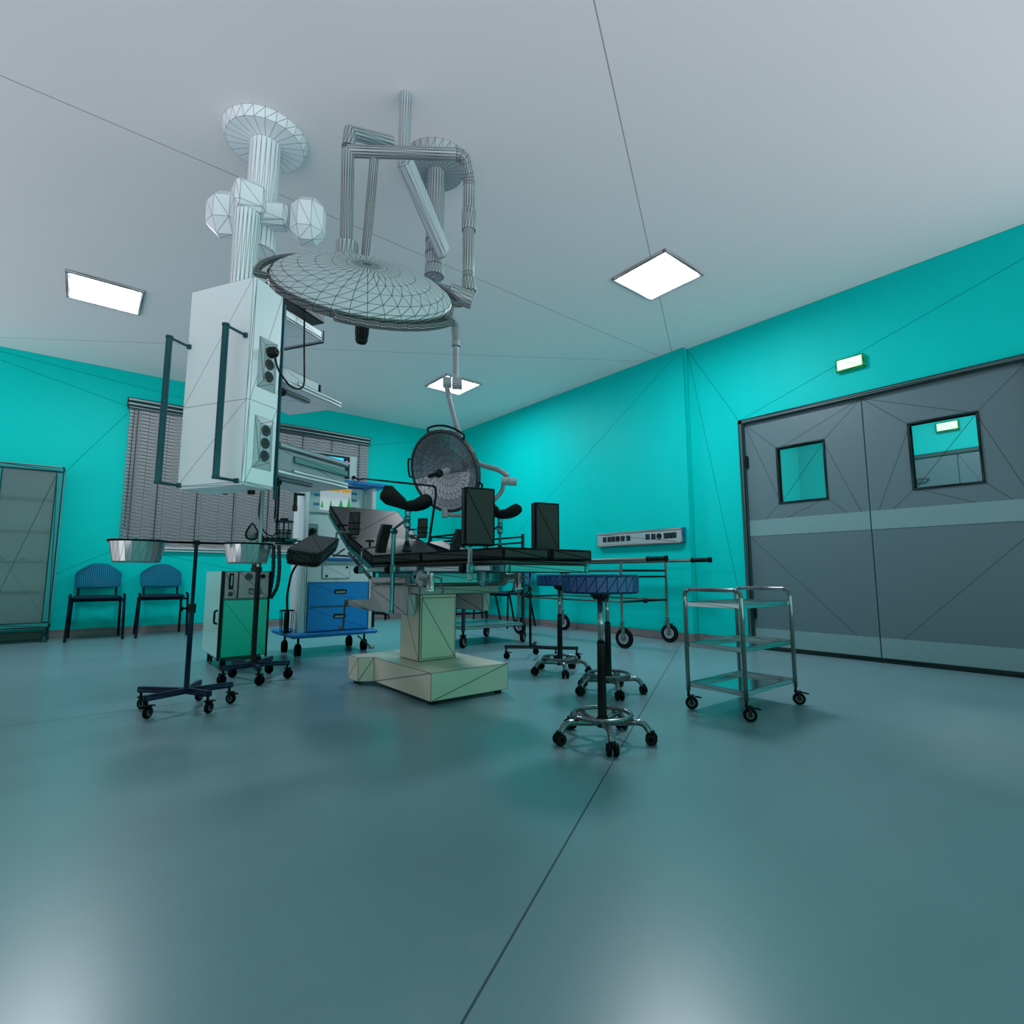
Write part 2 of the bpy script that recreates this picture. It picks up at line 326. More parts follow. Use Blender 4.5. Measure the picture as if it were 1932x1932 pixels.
# instruments lying in the cabinet
tag(P('metal_tray', MB().box(-.66, -.34, 7.27, 7.45, .4855, .51, .006), darkm(.004)), 'flat dark tray lying on the lowest cabinet shelf', 'tray')
for i, (x, z, lb) in enumerate(((-.62, .802, 'ring-handled forceps on the second lowest cabinet shelf, left'), (-.46, .802, 'ring-handled forceps on the second lowest cabinet shelf, right'))):
    t = thing('forceps', (x, 7.33, z), lb, 'forceps', 'forceps in the cabinet')
    P('blade', MB().tube([(x, 7.33, z+.006), (x+.1, 7.31, z+.006), (x+.13, 7.31, z+.03)], .006, 6), black(.002), t)
    P('ring', MB().tube(arc((x-.02, 7.33, z+.026), (1, 0, 0), (0, 0, 1), .02, 0, 2*pi, 10)[:-1], .005, 6, closed=True), black(.002), t)
for i in range(5):
    x = -.66+i*.075
    tag(P('scalpel', MB().box(x, x+.05, 7.30, 7.308, 1.1225, 1.130, .002).box(x+.05, x+.066, 7.302, 7.306, 1.1235, 1.132), black(.002)), 'one of five thin dark scalpels lined up on the middle cabinet shelf', 'scalpel', 'scalpels on the middle cabinet shelf')
# ------------------------------------------------------------------ visitor chairs
def make_chair(label):
    t = thing('visitor_chair', (0, 0, 0), label, 'chair', 'blue padded visitor chairs')
    # local: faces -Y, origin between the front legs on the floor
    fm = M('chair_frame', (20, 34, 60), .35, .3, wire=.006, wa=.8); um = M('chair_fabric', (8, 140, 180), .7, wire=.0045, wa=.85); sm = M('chair_seat_fabric', (6, 60, 84), .7, wire=.006, wa=.85)
    for s in (-1, 1):
        P('leg', MB().tube(fillet([(s*.235, .0, 0), (s*.225, .02, .40), (s*.225, .03, .46), (s*.225, .12, .47)], .03, 3), .0125, 8), fm, t, w=False)
        P('leg', MB().tube([(s*.22, .49, 0), (s*.21, .40, .38), (s*.2, .36, .44)], .0125, 8), fm, t, w=False)
        P('back_post', MB().tube(fillet([(s*.165, .10, .425), (s*.165, .40, .425), (s*.165, .47, .60), (s*.165, .49, .72)], .05, 3), .011, 8), fm, t, w=False)
    for y_ in (.05, .40): P('seat_rail', MB().tube([(-.225, y_, .41), (.225, y_, .41)], .011, 8), fm, t, w=False)
    b = bmesh.new(); bmesh.ops.create_grid(b, x_segments=22, y_segments=12, size=.5); b.verts.index_update()
    def pad(depth, fn, th):
        mb = MB(); n = len(b.verts); top = []; bot = []
        for v in b.verts:
            u, w_ = v.co.x*2, v.co.y*2   # -1..1
            k = max(0, 1-(abs(u)**6+abs(w_)**6)**.5)**.3 if max(abs(u), abs(w_)) < .999 else 0
            top.append(fn(u, w_, th*k)); bot.append(fn(u, w_, -th*k))
        fs = [[v.index for v in f.verts] for f in b.faces]
        mb.add(top, fs); mb.add(bot, [f[::-1] for f in fs]); return mb
    rnd = lambda u, w_: (u*math.sqrt(1-(.50 if w_ > 0 else .12)*abs(w_)**3), w_*(1-(.24 if w_ > 0 else .06)*u**4-(.24*u*u if w_ > 0 else 0)))
    def back(u, w_, d):
        a, c = rnd(u, w_); return (a*.205, .445+.03*(w_+1)-.03*(1-a*a)-d, .665+c*.14)
    def seat(u, w_, d):
        a, c = rnd(u, w_); return (a*.215, .215+c*.205, .437+d)
    P('backrest', pad(0, back, .022), um, t, w=False); P('seat', pad(0, seat, .024), sm, t, w=False)
    b.free(); return t
ch0 = make_chair('blue padded chair at the back wall, beside the glass cabinet')
ch0.location = (.15, 7.05, 0)
for x, y, rz, lb in ((.735, 7.05, 0, 'blue padded chair at the back wall, beside the basin stand'),
                     (4.26, 5.6, -pi/2, 'blue padded chair at the right wall, seen beneath the table end'),
                     (4.26, 6.35, -pi/2, 'blue padded chair in the back right corner, mostly hidden by the table')):
    c = copy_tree(ch0); c.location = (x, y, 0); c.rotation_euler = (0, 0, rz); c['label'] = lb
# ------------------------------------------------------------------ casters
def caster(parent, x, y, ztop, R=.03, ang=0., w=.018, lever=False, spoked=False, twin=False, mt=None, ws=.002, off=.02):
    """stem, fork and wheel under (x, y); wheel rolls on z=0"""
    d = V((cos(ang), sin(ang), 0)); s = V((-sin(ang), cos(ang), 0)); c = V((x, y, R))+d*off
    mt = mt or black(ws); f = MB()
    f.cyl((x, y, 2*R+.004), (x, y, ztop), max(.006, R*.2), 8)
    f.fbox(c+d*(-R*.55-off*.3)-s*(w*.5+.006)+V((0, 0, R+.0005)), d, s, (0, 0, 1), R*1.1, w+.012, .008)
    for k in (-1, 1):
        f.fbox(c+s*(k*(w*.5+.004)-.0025)-d*R*.22-V((0, 0, .004)), d, s, (0, 0, 1), R*.44, .005, R+.005)
    if lever: f.fbox(c+d*(R*.5)-s*.008+V((0, 0, R*.95)), d+V((0, 0, -.15)), s, (.15*d.x, .15*d.y, 1), R*1.0, .016, .006)
    o = P('caster', f, mt, parent)
    k = MB(); offs = (-.6, .6) if twin else (0,)
    for q in offs:
        cc = c+s*(q*w)
        k.lathe([(0, -w*.5), (R*.35, -w*.5), (R*.5, -w*.25), (R*.62, -w*.25), (R*.7, -w*.5), (R*.93, -w*.5), (R, -w*.25), (R, w*.25), (R*.93, w*.5), (R*.7, w*.5), (R*.62, w*.25), (R*.5, w*.25), (R*.35, w*.5), (0, w*.5)], cc, s, 20)
    P('wheel', k, black(ws), o)
    if spoked:
        h = MB()
        for q in (-1, 1): h.lathe([(R*.6, w*.3), (R*.6, w*.52), (R*.2, w*.56), (0, w*.58)], c, s*q, 14)
        P('hub', h, M('caster_hub', (170, 190, 192), .35, .3, wire=.0035), o)
    return o
# ------------------------------------------------------------------ stools
def make_stool(label, ws):
    t = thing('rolling_stool', (0, 0, 0), label, 'stool', 'navy round rolling stools')
    P('seat', MB().lathe([(0, .602), (.156, .602), (.162, .608), (.163, .671), (.157, .680), (0, .681)], (0, 0, 0), (0, 0, 1), 24), navy(ws), t, w=False)
    P('seat_plate', MB().lathe([(0, .575), (.028, .575), (.048, .602), (0, .602)], (0, 0, 0), (0, 0, 1), 16), black(ws), t, w=False)
    P('lever', MB().tube([(.03, 0, .588), (.07, .0, .58), (.075, 0, .58), (.09, 0, .572)], .0035, 6), black(ws), t, w=False)
    P('piston', MB().cyl((0, 0, .38), (0, 0, .58), .0125, 10), chrome(ws*.6), t, w=False, smooth=True)
    P('column', MB().lathe([(0, .055), (.024, .055), (.024, .09), (.019, .1), (.0165, .395), (.015, .402), (0, .402)], (0, 0, 0), (0, 0, 1), 12), black(ws), t, w=False)
    P('foot_ring', MB().tube(arc((0, 0, .105), (1, 0, 0), (0, 1, 0), .118, 0, 2*pi, 28)[:-1], .0095, 8, closed=True), steel(ws*.7), t, w=False)
    for k in range(5):
        a = 2*pi*k/5; d = V((cos(a), sin(a), 0))
        l = P('leg', MB().tube(fillet([d*.015+V((0, 0, .072)), d*.165+V((0, 0, .085)), d*.195+V((0, 0, .04))], .05, 4), .0135, 8).cyl(d*.112+V((0, 0, .08)), d*.112+V((0, 0, .10)), .008, 6), steel(ws*.7), t, w=False)
        c = V((*(d*.195)[:2], 0)); s = V((-d.y, d.x, 0)); m = MB()
        for q in (-1, 1): m.lathe([(0, -.009), (.021, -.009), (.024, -.004), (.024, .004), (.021, .009), (0, .009)], c+s*q*.0135+V((0, 0, .024)), s, 12)
        m.cyl(c+V((0, 0, .03)), c+V((0, 0, .055)), .014, 8)
        P('caster', m, black(ws), l, w=False)
    return t
st0 = make_stool('nearest navy round stool, standing in front of the operating table end', .0022); st0.location = (1.725, 1.536, 0); st0.rotation_euler = (0, 0, radians(232))
for x, y, rz, lb in ((2.432, 2.112, 238, 'navy round stool directly behind the nearest one, seat hidden'), (2.641, 2.732, 236, 'farthest navy round stool, between wheeled pole stand and nearest stool')):
    c = copy_tree(st0); c.location = (x, y, 0); c.rotation_euler = (0, 0, radians(rz)); c['label'] = lb
# ------------------------------------------------------------------ three-tier trolley
tr = thing('instrument_trolley', (2.72, 1.45, 0), 'three-shelf chrome trolley standing before the grey double doors', 'trolley')
cm = chrome(.002)
for x in (2.46, 2.98):
    P('frame', MB().tube(fillet([(x, 1.605, .09), (x, 1.605, .603), (x, 1.30, .603), (x, 1.30, .09)], .035, 5), .0105, 10), cm, tr, smooth=True)
shm = M('trolley_shelf', (170, 205, 206), .12, .9, wire=.002)
for z in (.53, .325, .125):
    s = P('shelf', MB().box(2.465, 2.975, 1.305, 1.60, z-.012, z-.009), shm, tr)
    r = MB()
    for a in ((2.463, 2.977, 1.302, 1.308), (2.463, 2.977, 1.597, 1.603)): r.box(a[0], a[1], a[2], a[3], z-.014, z+.010)
    for a in ((2.463, 2.469, 1.308, 1.597), (2.971, 2.977, 1.308, 1.597)): r.box(a[0], a[1], a[2], a[3], z-.014, z+.010)
    P('rim', r, shm, s)
for x in (2.46, 2.98):
    for y in (1.30, 1.605): caster(tr, x, y, .092, .031, -1.0, lever=True, ws=.0015, off=.014, spoked=True)
# ------------------------------------------------------------------ stands
def star_base(t, c, arms, zb, mat, hgt=.028, wd=.026):
    for ang, ln in arms:
        a = radians(ang); d = V((cos(a), sin(a), 0)); s = V((-sin(a), cos(a), 0))
        P('base_leg', MB().fbox(V((*c, zb))-s*wd/2, d, s, (0, 0, 1), ln, wd, hgt, .004), mat, t)
def mayo():
    cx, cy = .455, 3.188
    t = thing('basin_stand', (cx, cy, 0), 'dark wheeled stand carrying two steel basins, left foreground', 'basin stand')
    bm_ = blueframe(.0025)
    ends = []
    for a, l in ((134, .265), (203, .20), (297, .178), (6, .218), (66, .22)): ends.append((a, l))
    star_base(t, (cx, cy), ends, .082, bm_)
    for a, l in ends:
        r = radians(a); caster(t, cx+cos(r)*(l-.015), cy+sin(r)*(l-.015), .084, .027, random.choice((-.9, .8)) if a != 203 else .85, lever=True, ws=.002, off=.012, spoked=True)
    P('pole', MB().cyl((cx, cy, .09), (cx, cy, .50), .0125, 10), bm_, t)
    P('inner_pole', MB().cyl((cx, cy, .5), (cx, cy, .842), .009, 10), bm_, t)
    P('clamp_knob', MB().cyl((cx, cy, .485), (cx, cy, .53), .019, 10).cyl((cx, cy, .508), (cx-.04, cy, .508), .005, 6).cyl((cx-.04, cy, .508), (cx-.055, cy, .508), .014, 8), black(.002), t)
    ar = V((.965, -.10, 0)).normalized()
    pts = [V((cx, cy, .845))+ar*d for d in (-.135, .13)]
    P('cross_bar', MB().tube(pts, .006, 8).cyl((cx, cy, .835), (cx, cy, .856), .016, 10), black(.002), t)
    for k, d in ((-1, -.25), (1, .245)):
        c = V((cx, cy, .845))+ar*d
        P('basin_ring', MB().tube(arc(c, (1, 0, 0), (0, 1, 0), .122, 0, 2*pi, 24)[:-1], .005, 6, closed=True), black(.002), t)
        b = tag(P('steel_basin', MB().lathe([(0, -.106), (.095, -.106), (.1, -.100), (.119, 0), (.126, .004), (.126, .007), (.117, .004), (.097, -.096), (.093, -.101), (0, -.101)], c, (0, 0, 1), 24), M('basin_steel', (200, 210, 212), .12, 1., wire=.0018, wa=.7)),
                'round steel basin in the stand, above the chairs' if k < 0 else 'round steel basin in the stand, above the green cabinet', 'basin', 'steel basins in the double stand')
mayo()
def ivstand():
    cx, cy = .902, 3.774
    t = thing('drip_stand', (cx, cy, 0), 'tall five-legged wheeled drip stand in front of the green cabinet', 'drip stand')
    ends = [(186, .17), (255, .13), (325, .165), (40, .165), (108, .17)]
    ends = [(186, .19), (268, .19), (345, .22), (52, .275), (108, .235)]
    star_base(t, (cx, cy), ends, .088, blueframe(.0025))
    for a, l in ends:
        r = radians(a); caster(t, cx+cos(r)*(l-.015), cy+sin(r)*(l-.015), .09, .031, 2.2 if a < 200 else .3, lever=False, ws=.002, off=.008, w=.02)
    P('pole', MB().cyl((cx, cy, .09), (cx, cy, .715), .0165, 10).lathe([(0, 0), (.03, 0), (.026, .04), (0, .04)], (cx, cy, .09), (0, 0, 1), 10).lathe([(0, 0), (.024, 0), (.024, .03), (0, .03)], (cx, cy, .70), (0, 0, 1), 10), black(.002), t)
    P('upper_pole', MB().cyl((cx, cy, .73), (cx, cy, 1.75), .0125, 10), chrome(.002), t)
    P('hook', MB().tube(fillet([(cx, cy, 1.74), (cx+.07, cy+.02, 1.78), (cx+.09, cy+.03, 1.75)], .02, 3), .005, 6).tube(fillet([(cx, cy, 1.74), (cx-.07, cy-.02, 1.78), (cx-.09, cy-.03, 1.75)], .02, 3), .005, 6), chrome(.002), t)
ivstand()
def polestand():
    cx, cy = 2.872, 3.315
    t = thing('pole_stand', (cx, cy, 0), 'thin black wheeled pole stand with knob, right of the table column', 'stand')
    ends = [(143, .14), (200, .12), (300, .33), (334, .0)]
    hub = (cx, cy)
    m = darkm(.0025)
    for (x1, y1) in ((2.72, 3.46), (2.995, 3.13), (3.12, 3.02), (3.08, 3.49)):
        d = V((x1-cx, y1-cy, 0)); l = d.length; d.normalize(); s = V((-d.y, d.x, 0))
        P('base_leg', MB().fbox(V((cx, cy, .085))-s*.012, d, s, (0, 0, 1), l, .024, .024, .003), m, t)
        caster(t, cx+d.x*(l-.012), cy+d.y*(l-.012), .087, .026, -.7, ws=.0025, off=.006, lever=True)
    P('pole', MB().cyl((cx, cy, .085), (cx, cy, .42), .0105, 10).cyl((cx, cy, .42), (cx, cy, .87), .007, 10), black(.002), t)
    P('knob', MB().cyl((cx, cy, .49), (cx, cy, .525), .018, 10).cyl((cx, cy, .508), (cx-.04, cy+.03, .508), .012, 8), black(.002), t)
    P('top_frame', MB().tube([(cx-.03, cy+.2, .87), (cx+.03, cy-.2, .87)], .006, 6), black(.002), t)
polestand()
# ------------------------------------------------------------------ green cabinet unit
gx0, gx1, gy0, gy1 = .79, 1.12, 4.30, 4.93
gm = M('teal_cabinet_enamel', (0, 200, 172), .25, wire=.003, wa=.6)
gc = thing('wheeled_green_cabinet', (.955, 4.6, 0), 'green wheeled cabinet with grey control panel behind the drip stand', 'medical unit')
P('body', MB().box(gx0+.012, gx1-.008, gy0+.02, gy1, .085, .705, .004), gm, gc)
P('door', MB().box(gx0+.018, gx1-.012, gy0, gy0+.019, .09, .498, .003), gm, gc)
P('side_panel', MB().box(gx0, gx0+.0115, gy0+.03, gy1, .085, .706, .002), M('pale_teal_panel', (185, 240, 232), .18, wire=.003, wa=.6), gc)
P('corner_post', MB().box(gx0-.002, gx0+.012, gy0-.002, gy0+.028, .07, .706, .003).box(gx1-.01, gx1, gy0, gy0+.028, .07, .706, .003), darkm(.003), gc)
pn = P('control_panel', MB().box(gx0+.016, gx0+.105, gy0-.004, gy0+.019, .504, .704, .003).box(gx0+.107, gx1-.012, gy0-.004, gy0+.019, .504, .704, .003), grey(.003), gc, label='light grey control panel')
P('gauge', MB().lathe([(0, .008), (.017, .008), (.024, .01), (.026, 0), (0, 0)], (gx0+.175, gy0-.004, .665), (0, -1, 0), 14), steel(.003), pn)
P('knob', MB().lathe([(0, .02), (.014, .02), (.017, .0), (0, 0)], (gx0+.272, gy0-.004, .667), (0, -1, 0), 12), black(.002), pn)
P('flow_meter', MB().box(gx0+.044, gx0+.072, gy0-.02, gy0-.004, .575, .69, .004), black(.0025), pn)
P('flow_tube', MB().box(gx0+.051, gx0+.065, gy0-.023, gy0-.0205, .60, .675, .001), M('flow_tube', (150, 175, 178), .2, wire=.002), pn)
P('dial', MB().lathe([(0, .012), (.008, .012), (.017, .008), (.017, 0), (0, 0)], (gx0+.058, gy0-.004, .54), (0, -1, 0), 14), steel(.003), pn)
P('display', MB().box(gx0+.18, gx0+.265, gy0-.008, gy0-.004, .535, .578, .002), M('panel_display', (120, 130, 138), .3, wire=.004, wa=1), pn)
P('handle', MB().tube(fillet([(gx0, gy0+.085, .42), (gx0-.02, gy0+.085, .415), (gx0-.02, gy0+.085, .33), (gx0, gy0+.085, .325)], .012, 3), .007, 8), darkm(.002), gc)
P('kick_board', MB().box(gx0+.03, gx1-.03, gy0+.06, gy1-.05, .055, .085), M('deep_green', (6, 96, 84), .4, wire=.003), gc)
for x in (gx0+.05, gx1-.04):
    for y in (gy0+.07, gy1-.07): caster(gc, x, y, .086, .03, 1.45, w=.016, twin=True, ws=.0028, off=.0)
# corrugated hoses and breathing circuit (hangs on a bar from the anaesthesia workstation)
hs = M('corrugated_hose', (88, 92, 96), .5, wire=.0035, wa=.95)
def hose(pts, r, lab, n=40):
    P0 = fillet(pts, .12, 8)
    # resample
    L = [0]
    for a, b in zip(P0, P0[1:]): L.append(L[-1]+(b-a).length)
    N_ = max(8, int(L[-1]/.018)); out = []; rad = []
    for i in range(N_+1):
        d = L[-1]*i/N_; k = max(0, min(len(P0)-2, next((q for q in range(len(L)-1) if L[q+1] >= d), len(P0)-2))); s = (d-L[k])/max(1e-6, L[k+1]-L[k])
        out.append(P0[k].lerp(P0[k+1], s)); rad.append(r*(1.0 if i % 2 else .78))
    return tag(P('corrugated_hose', MB().tube(out, rad, 8), hs), lab, 'hose', 'corrugated hoses of the breathing circuit')
hose([(1.165, 4.30, .905), (1.18, 4.30, .72), (1.17, 4.30, .58), (1.135, 4.33, .50)], .016, 'corrugated hose curving farthest right into the green cabinet')
hose([(1.135, 4.33, .905), (1.145, 4.34, .72), (1.14, 4.35, .60), (1.13, 4.38, .50)], .016, 'corrugated hose running between two others to the cabinet side')
hose([(1.085, 4.36, .92), (1.07, 4.40, .80), (1.065, 4.45, .708)], .013, 'thin corrugated hose dropping onto the green cabinet top')
hose([(1.03, 4.37, .93), (1.03, 4.40, .82), (1.025, 4.44, .708)], .021, 'thick corrugated hose beneath the breathing mask, dropping onto cabinet')
bc = thing('breathing_circuit', (1.2, 4.34, .90), 'black and clear breathing circuit with wire guard between pendant and table', 'breathing circuit')
P('manifold', MB().box(1.06, 1.30, 4.31, 4.36, .93, .962, .006), M('manifold_teal', (60, 130, 135), .25, .5, wire=.003), bc)
P('tray', MB().lathe([(0, -.012), (.07, -.012), (.075, .0), (0, .0)], (1.22, 4.335, .925), (0, 0, 1), 16), black(.002), bc)
mb = MB()
for i in range(5): mb.cyl((1.045+i*.038, 4.30, .93), (1.045+i*.038, 4.30, .965), .014, 8)
mb.cyl((1.02, 4.33, .94), (1.06, 4.33, .94), .02, 8)
P('valve', mb, black(.002), bc)
mb = MB()
for i in range(10):
    a = 2*pi*i/10; mb.cyl((1.205+.055*cos(a), 4.335+.055*sin(a), .965), (1.205+.06*cos(a), 4.335+.06*sin(a), 1.09), .002, 4)
for z in (1.025, 1.0): mb.tube(arc((1.205, 4.335, z), (1, 0, 0), (0, 1, 0), .057, 0, 2*pi, 12)[:-1], .003, 4, closed=True)
P('wire_guard', mb, black(.002), bc)
P('absorber', MB().cyl((1.205, 4.335, .962), (1.205, 4.335, 1.018), .052, 12), GLASS('clear_canister', (90, 110, 112), .55, .004), bc)
P('piston', MB().cyl((1.205, 4.335, 1.02), (1.205, 4.335, 1.085), .006, 8), steel(.002), bc)
P('lid', MB().lathe([(0, 0), (.075, 0), (.07, .012), (.03, .016), (.03, .03), (0, .03)], (1.205, 4.335, 1.088), (0, 0, 1), 14), black(.002), bc)
P('support_bar', MB().cyl((1.30, 4.335, .945), (1.47, 4.5, .95), .007, 8), steel(.003), bc)
mk = thing('breathing_mask', (.99, 4.37, .96), 'teardrop-shaped breathing mask held beside the chrome drip pole', 'mask')
prof = [(0, .125), (.018, .1), (.038, .06), (.042, .03), (.03, .008), (0, 0)]
pts = [V((.985+y-.0, 4.37, .945+z)) for y, z in [(p[0], p[1]) for p in prof]+[(-p[0], p[1]) for p in prof[::-1][1:-1]]]
P('cushion', MB().tube(pts, .008, 6, closed=True), black(.002), mk)
P('shell', MB().add(pts+[V((1.005, 4.31, .985))], [(i, (i+1) % len(pts), len(pts)) for i in range(len(pts))]), M('mask_shell', (120, 130, 134), .4, wire=.003), mk)
P('tube', MB().tube(fillet([(1.005, 4.31, .985), (1.035, 4.31, .99), (1.045, 4.32, .96), (1.045, 4.33, .94)], .02, 3), .012, 8), black(.002), mk)
tag(P('rebreathing_cable', MB().tube(fillet([(1.03, 4.36, 1.34), (1.02, 4.36, 1.12), (1.06, 4.33, 1.0), (1.13, 4.33, .965), (1.16, 4.34, 1.03), (1.16, 4.35, 1.25)], .06, 4), .0045, 6), black(.002)), 'thin black looped cable hanging over the breathing circuit valves', 'cable')
# ------------------------------------------------------------------ anaesthesia workstation
aw = thing('anaesthesia_workstation', (1.78, 4.9, 0), 'tall white and blue anaesthesia workstation with two drawers, behind the table head', 'anaesthesia machine')
wm = M('workstation_white', (205, 220, 222), .35, wire=.003, wa=.75); bm2 = M('workstation_blue', (0, 128, 205), .35, wire=.003, wa=.7)
ax0, ax1, ay0, ay1 = 1.50, 2.07, 4.66, 5.10
P('body', MB().box(ax0, ax1, ay0, ay1, .19, 1.0, .004).box(ax0, ax1, ay0+.14, ay1, 1.0, 1.49, .004), wm, aw)
for z0, z1 in ((.405, .615), (.195, .40)):
    d = P('drawer', MB().box(ax0+.012, ax1-.012, ay0-.02, ay0-.0005, z0, z1, .005), bm2, aw, label='blue drawer front')
    h = MB(); zc = (z0+z1)/2+.02; xc = (ax0+ax1)/2+.01
    h.box(xc-.055, xc+.055, ay0-.026, ay0-.0205, zc-.018, zc+.02, .003)
    P('handle', h, black(.002), d); P('grip', MB().box(xc-.045, xc+.045, ay0-.030, ay0-.0265, zc-.014, zc+.006, .002), M('grip_grey', (140, 150, 152), .4, wire=.002), d)
P('flap', MB().box(ax0+.13, ax0+.38, ay0-.012, ay0-.0005, .645, .765, .003), wm, aw)
P('knob', MB().lathe([(0, .01), (.008, .01), (.01, 0), (0, 0)], (ax0+.35, ay0-.012, .745), (0, -1, 0), 10).lathe([(0, .01), (.008, .01), (.01, 0), (0, 0)], (ax0+.17, ay0-.012, .668), (0, -1, 0), 10), black(.002), aw)
P('worktop', MB().box(ax0-.01, ax1+.01, ay0-.05, ay1, .80, .825, .005), bm2, aw)
P('base', MB().box(1.37, 2.12, 4.55, 5.16, .155, .19, .012), bm2, aw)
for s, x in ((0, ax0-.045), (1, ax1)):
    P('side_column', MB().box(x, x+.044, ay0-.005, ay0+.045, .19, 1.49).box(x+.004, x+.044, ay0+.055, ay0+.13, .19, 1.49), white(.0018), aw)
sc = P('screen_bezel', MB().box(ax0+.03, ax1-.03, ay0+.115, ay0+.139, 1.23, 1.49, .006), M('bezel', (188, 204, 206), .4, wire=.003), aw)
sy = ay0+.113
def rect(x0, x1, z0, z1, y): return MB().box(x0, x1, y-.0012, y, z0, z1)
P('screen', rect(ax0+.125, ax0+.415, 1.262, 1.475, sy), M('screen_white', (200, 205, 210), .5, wire=0, emit=(205, 205, 215), es=.35), sc)
mb = MB()
for i in range(3): mb.box(ax0+.135+i*.095, ax0+.215+i*.095, sy-.003, sy-.0015, 1.44, 1.468)
P('orange_header', mb, M('screen_orange', (235, 165, 40), .5, wire=0, emit=(235, 160, 35), es=.4), sc, label='orange header blocks')
mb = MB()
for x, h, w_ in ((.145, .07, .013), (.225, .075, .015), (.32, .09, .027), (.395, .12, .022), (.265, .02, .004), (.352, .022, .004)):
    mb.prism([(ax0+x-w_, sy-.0015, 1.285), (ax0+x+w_, sy-.0015, 1.285), (ax0+x, sy-.0015, 1.285+h)], (0, -.0012, 0))
P('green_peaks', mb, M('screen_green', (20, 160, 60), .5, wire=0, emit=(20, 150, 55), es=.4), sc, label='green waveform peaks')
mb = MB()
for z in (1.45, 1.385, 1.30): mb.box(ax0+.07, ax0+.123, sy-.0012, sy, z, z+.022)
for z in (1.425, 1.36, 1.285): mb.box(ax0+.418, ax0+.47, sy-.0012, sy, z, z+.024)
P('side_keys', mb, M('key_blue', (30, 110, 150), .5, wire=0, emit=(20, 90, 130), es=.15), sc, label='blue key blocks beside the screen')
P('top_shelf', MB().box(ax0+.02, 2.20, ay0-.06, ay1, 1.495, 1.53, .005), bm2, aw)
P('bellows', MB().tube([(ax0+.075, ay0+.1, .87+.02*i) for i in range(12)], [.03, .022]*6, 10), black(.002), aw)
P('bellows_housing', MB().box(ax0+.03, ax0+.125, ay0+.13, ay0+.139, .85, 1.13, .003), steel(.003), aw)
P('monitor_arm', MB().box(ax0-.13, ax0-.0, ay0-.0, ay0+.03, 1.36, 1.38, .004).box(ax0-.13, ax0-.105, ay0, ay0+.03, 1.27, 1.36, .004).cyl((ax0-.118, ay0+.015, 1.22), (ax0-.118, ay0+.015, 1.27), .02, 10), black(.002), aw)
P('foot_brake', MB().cyl((1.95, 4.60, .14), (2.03, 4.50, .05), .006, 6).cyl((2.02, 4.50, .045), (2.06, 4.50, .045), .018, 8), steel(.003), aw)
P('hook_rail', MB().box(ax1+.035, ax1+.055, 4.64, 4.67, .2, .78, .004), black(.003), aw)
P('hook', MB().tube(fillet([(ax1+.04, 4.655, .33), (ax1+.16, 4.63, .32), (ax1+.16, 4.63, .26)], .03, 3), .012, 8).tube(fillet([(ax1+.14, 4.63, .32), (ax1+.185, 4.62, .31), (ax1+.19, 4.62, .27)], .02, 3), .006, 6), black(.003), aw)
P('suction_tube', MB().tube(fillet([(1.45, 4.70, .80), (1.40, 4.74, .70), (1.375, 4.76, .5), (1.39, 4.77, .36)], .1, 5), .009, 8), black(.003), aw)
mb = MB()
for i in range(12):
    a = 2*pi*i/12; mb.cyl((1.39+.05*cos(a), 4.78+.04*sin(a), .20), (1.39+.058*cos(a), 4.78+.046*sin(a), .375), .0025, 4)
mb.lathe([(.05, 0), (.052, .004), (.0, .004)], (1.39, 4.78, .195), (0, 0, 1), 12); mb.tube(arc((1.39, 4.78, .375), (1, 0, 0), (0, 1, 0), .058, 0, 2*pi, 12)[:-1], .004, 5, closed=True); mb.cyl((1.39, 4.78, .2), (1.39, 4.78, .36), .022, 8)
P('side_basket', mb, black(.003), aw)
for x, y in ((1.44, 4.98), (1.45, 4.64), (2.03, 4.98), (2.03, 4.64)): caster(aw, x, y, .158, .046, 1.4, w=.022, twin=True, ws=.003, off=.01)
mo = thing('patient_monitor', (1.69, 4.72, 1.53), 'white patient monitor with lit blue screen on the workstation top', 'monitor')
P('housing', MB().box(1.44, 1.94, 4.70, 4.80, 1.532, 1.785, .008).box(1.60, 1.78, 4.72, 4.78, 1.5305, 1.54), white(.004), mo)
P('screen', MB().box(1.46, 1.86, 4.697, 4.6995, 1.555, 1.765), M('dark_screen', (16, 20, 30), .2, wire=0), mo)
P('trace', MB().box(1.56, 1.80, 4.6935, 4.6965, 1.70, 1.745), M('cyan_trace', (60, 170, 230), .4, wire=0, emit=(40, 170, 240), es=1.2), mo, label='glowing blue band')
P('indicator', MB().cyl((1.83, 4.697, 1.715), (1.83, 4.692, 1.715), .008, 8).cyl((1.85, 4.697, 1.705), (1.85, 4.692, 1.705), .006, 8), M('magenta_led', (230, 120, 230), .4, wire=0, emit=(235, 120, 240), es=1.5), mo)
P('knob', MB().lathe([(0, .02), (.012, .02), (.017, 0), (0, 0)], (1.903, 4.70, 1.578), (0, -1, 0), 12), black(.002), mo)
tag(P('monitor_cable', MB().tube([(1.912, 4.685, 1.57), (1.915, 4.60, 1.545), (1.9, 4.45, 1.53), (1.55, 2.64, 1.19), (1.53, 2.585, 1.17), (1.525, 2.57, 1.13), (1.50, 2.60, .84)], .007, 6), darkm(.003)), 'long grey cable stretched from the patient monitor to the table', 'cable')
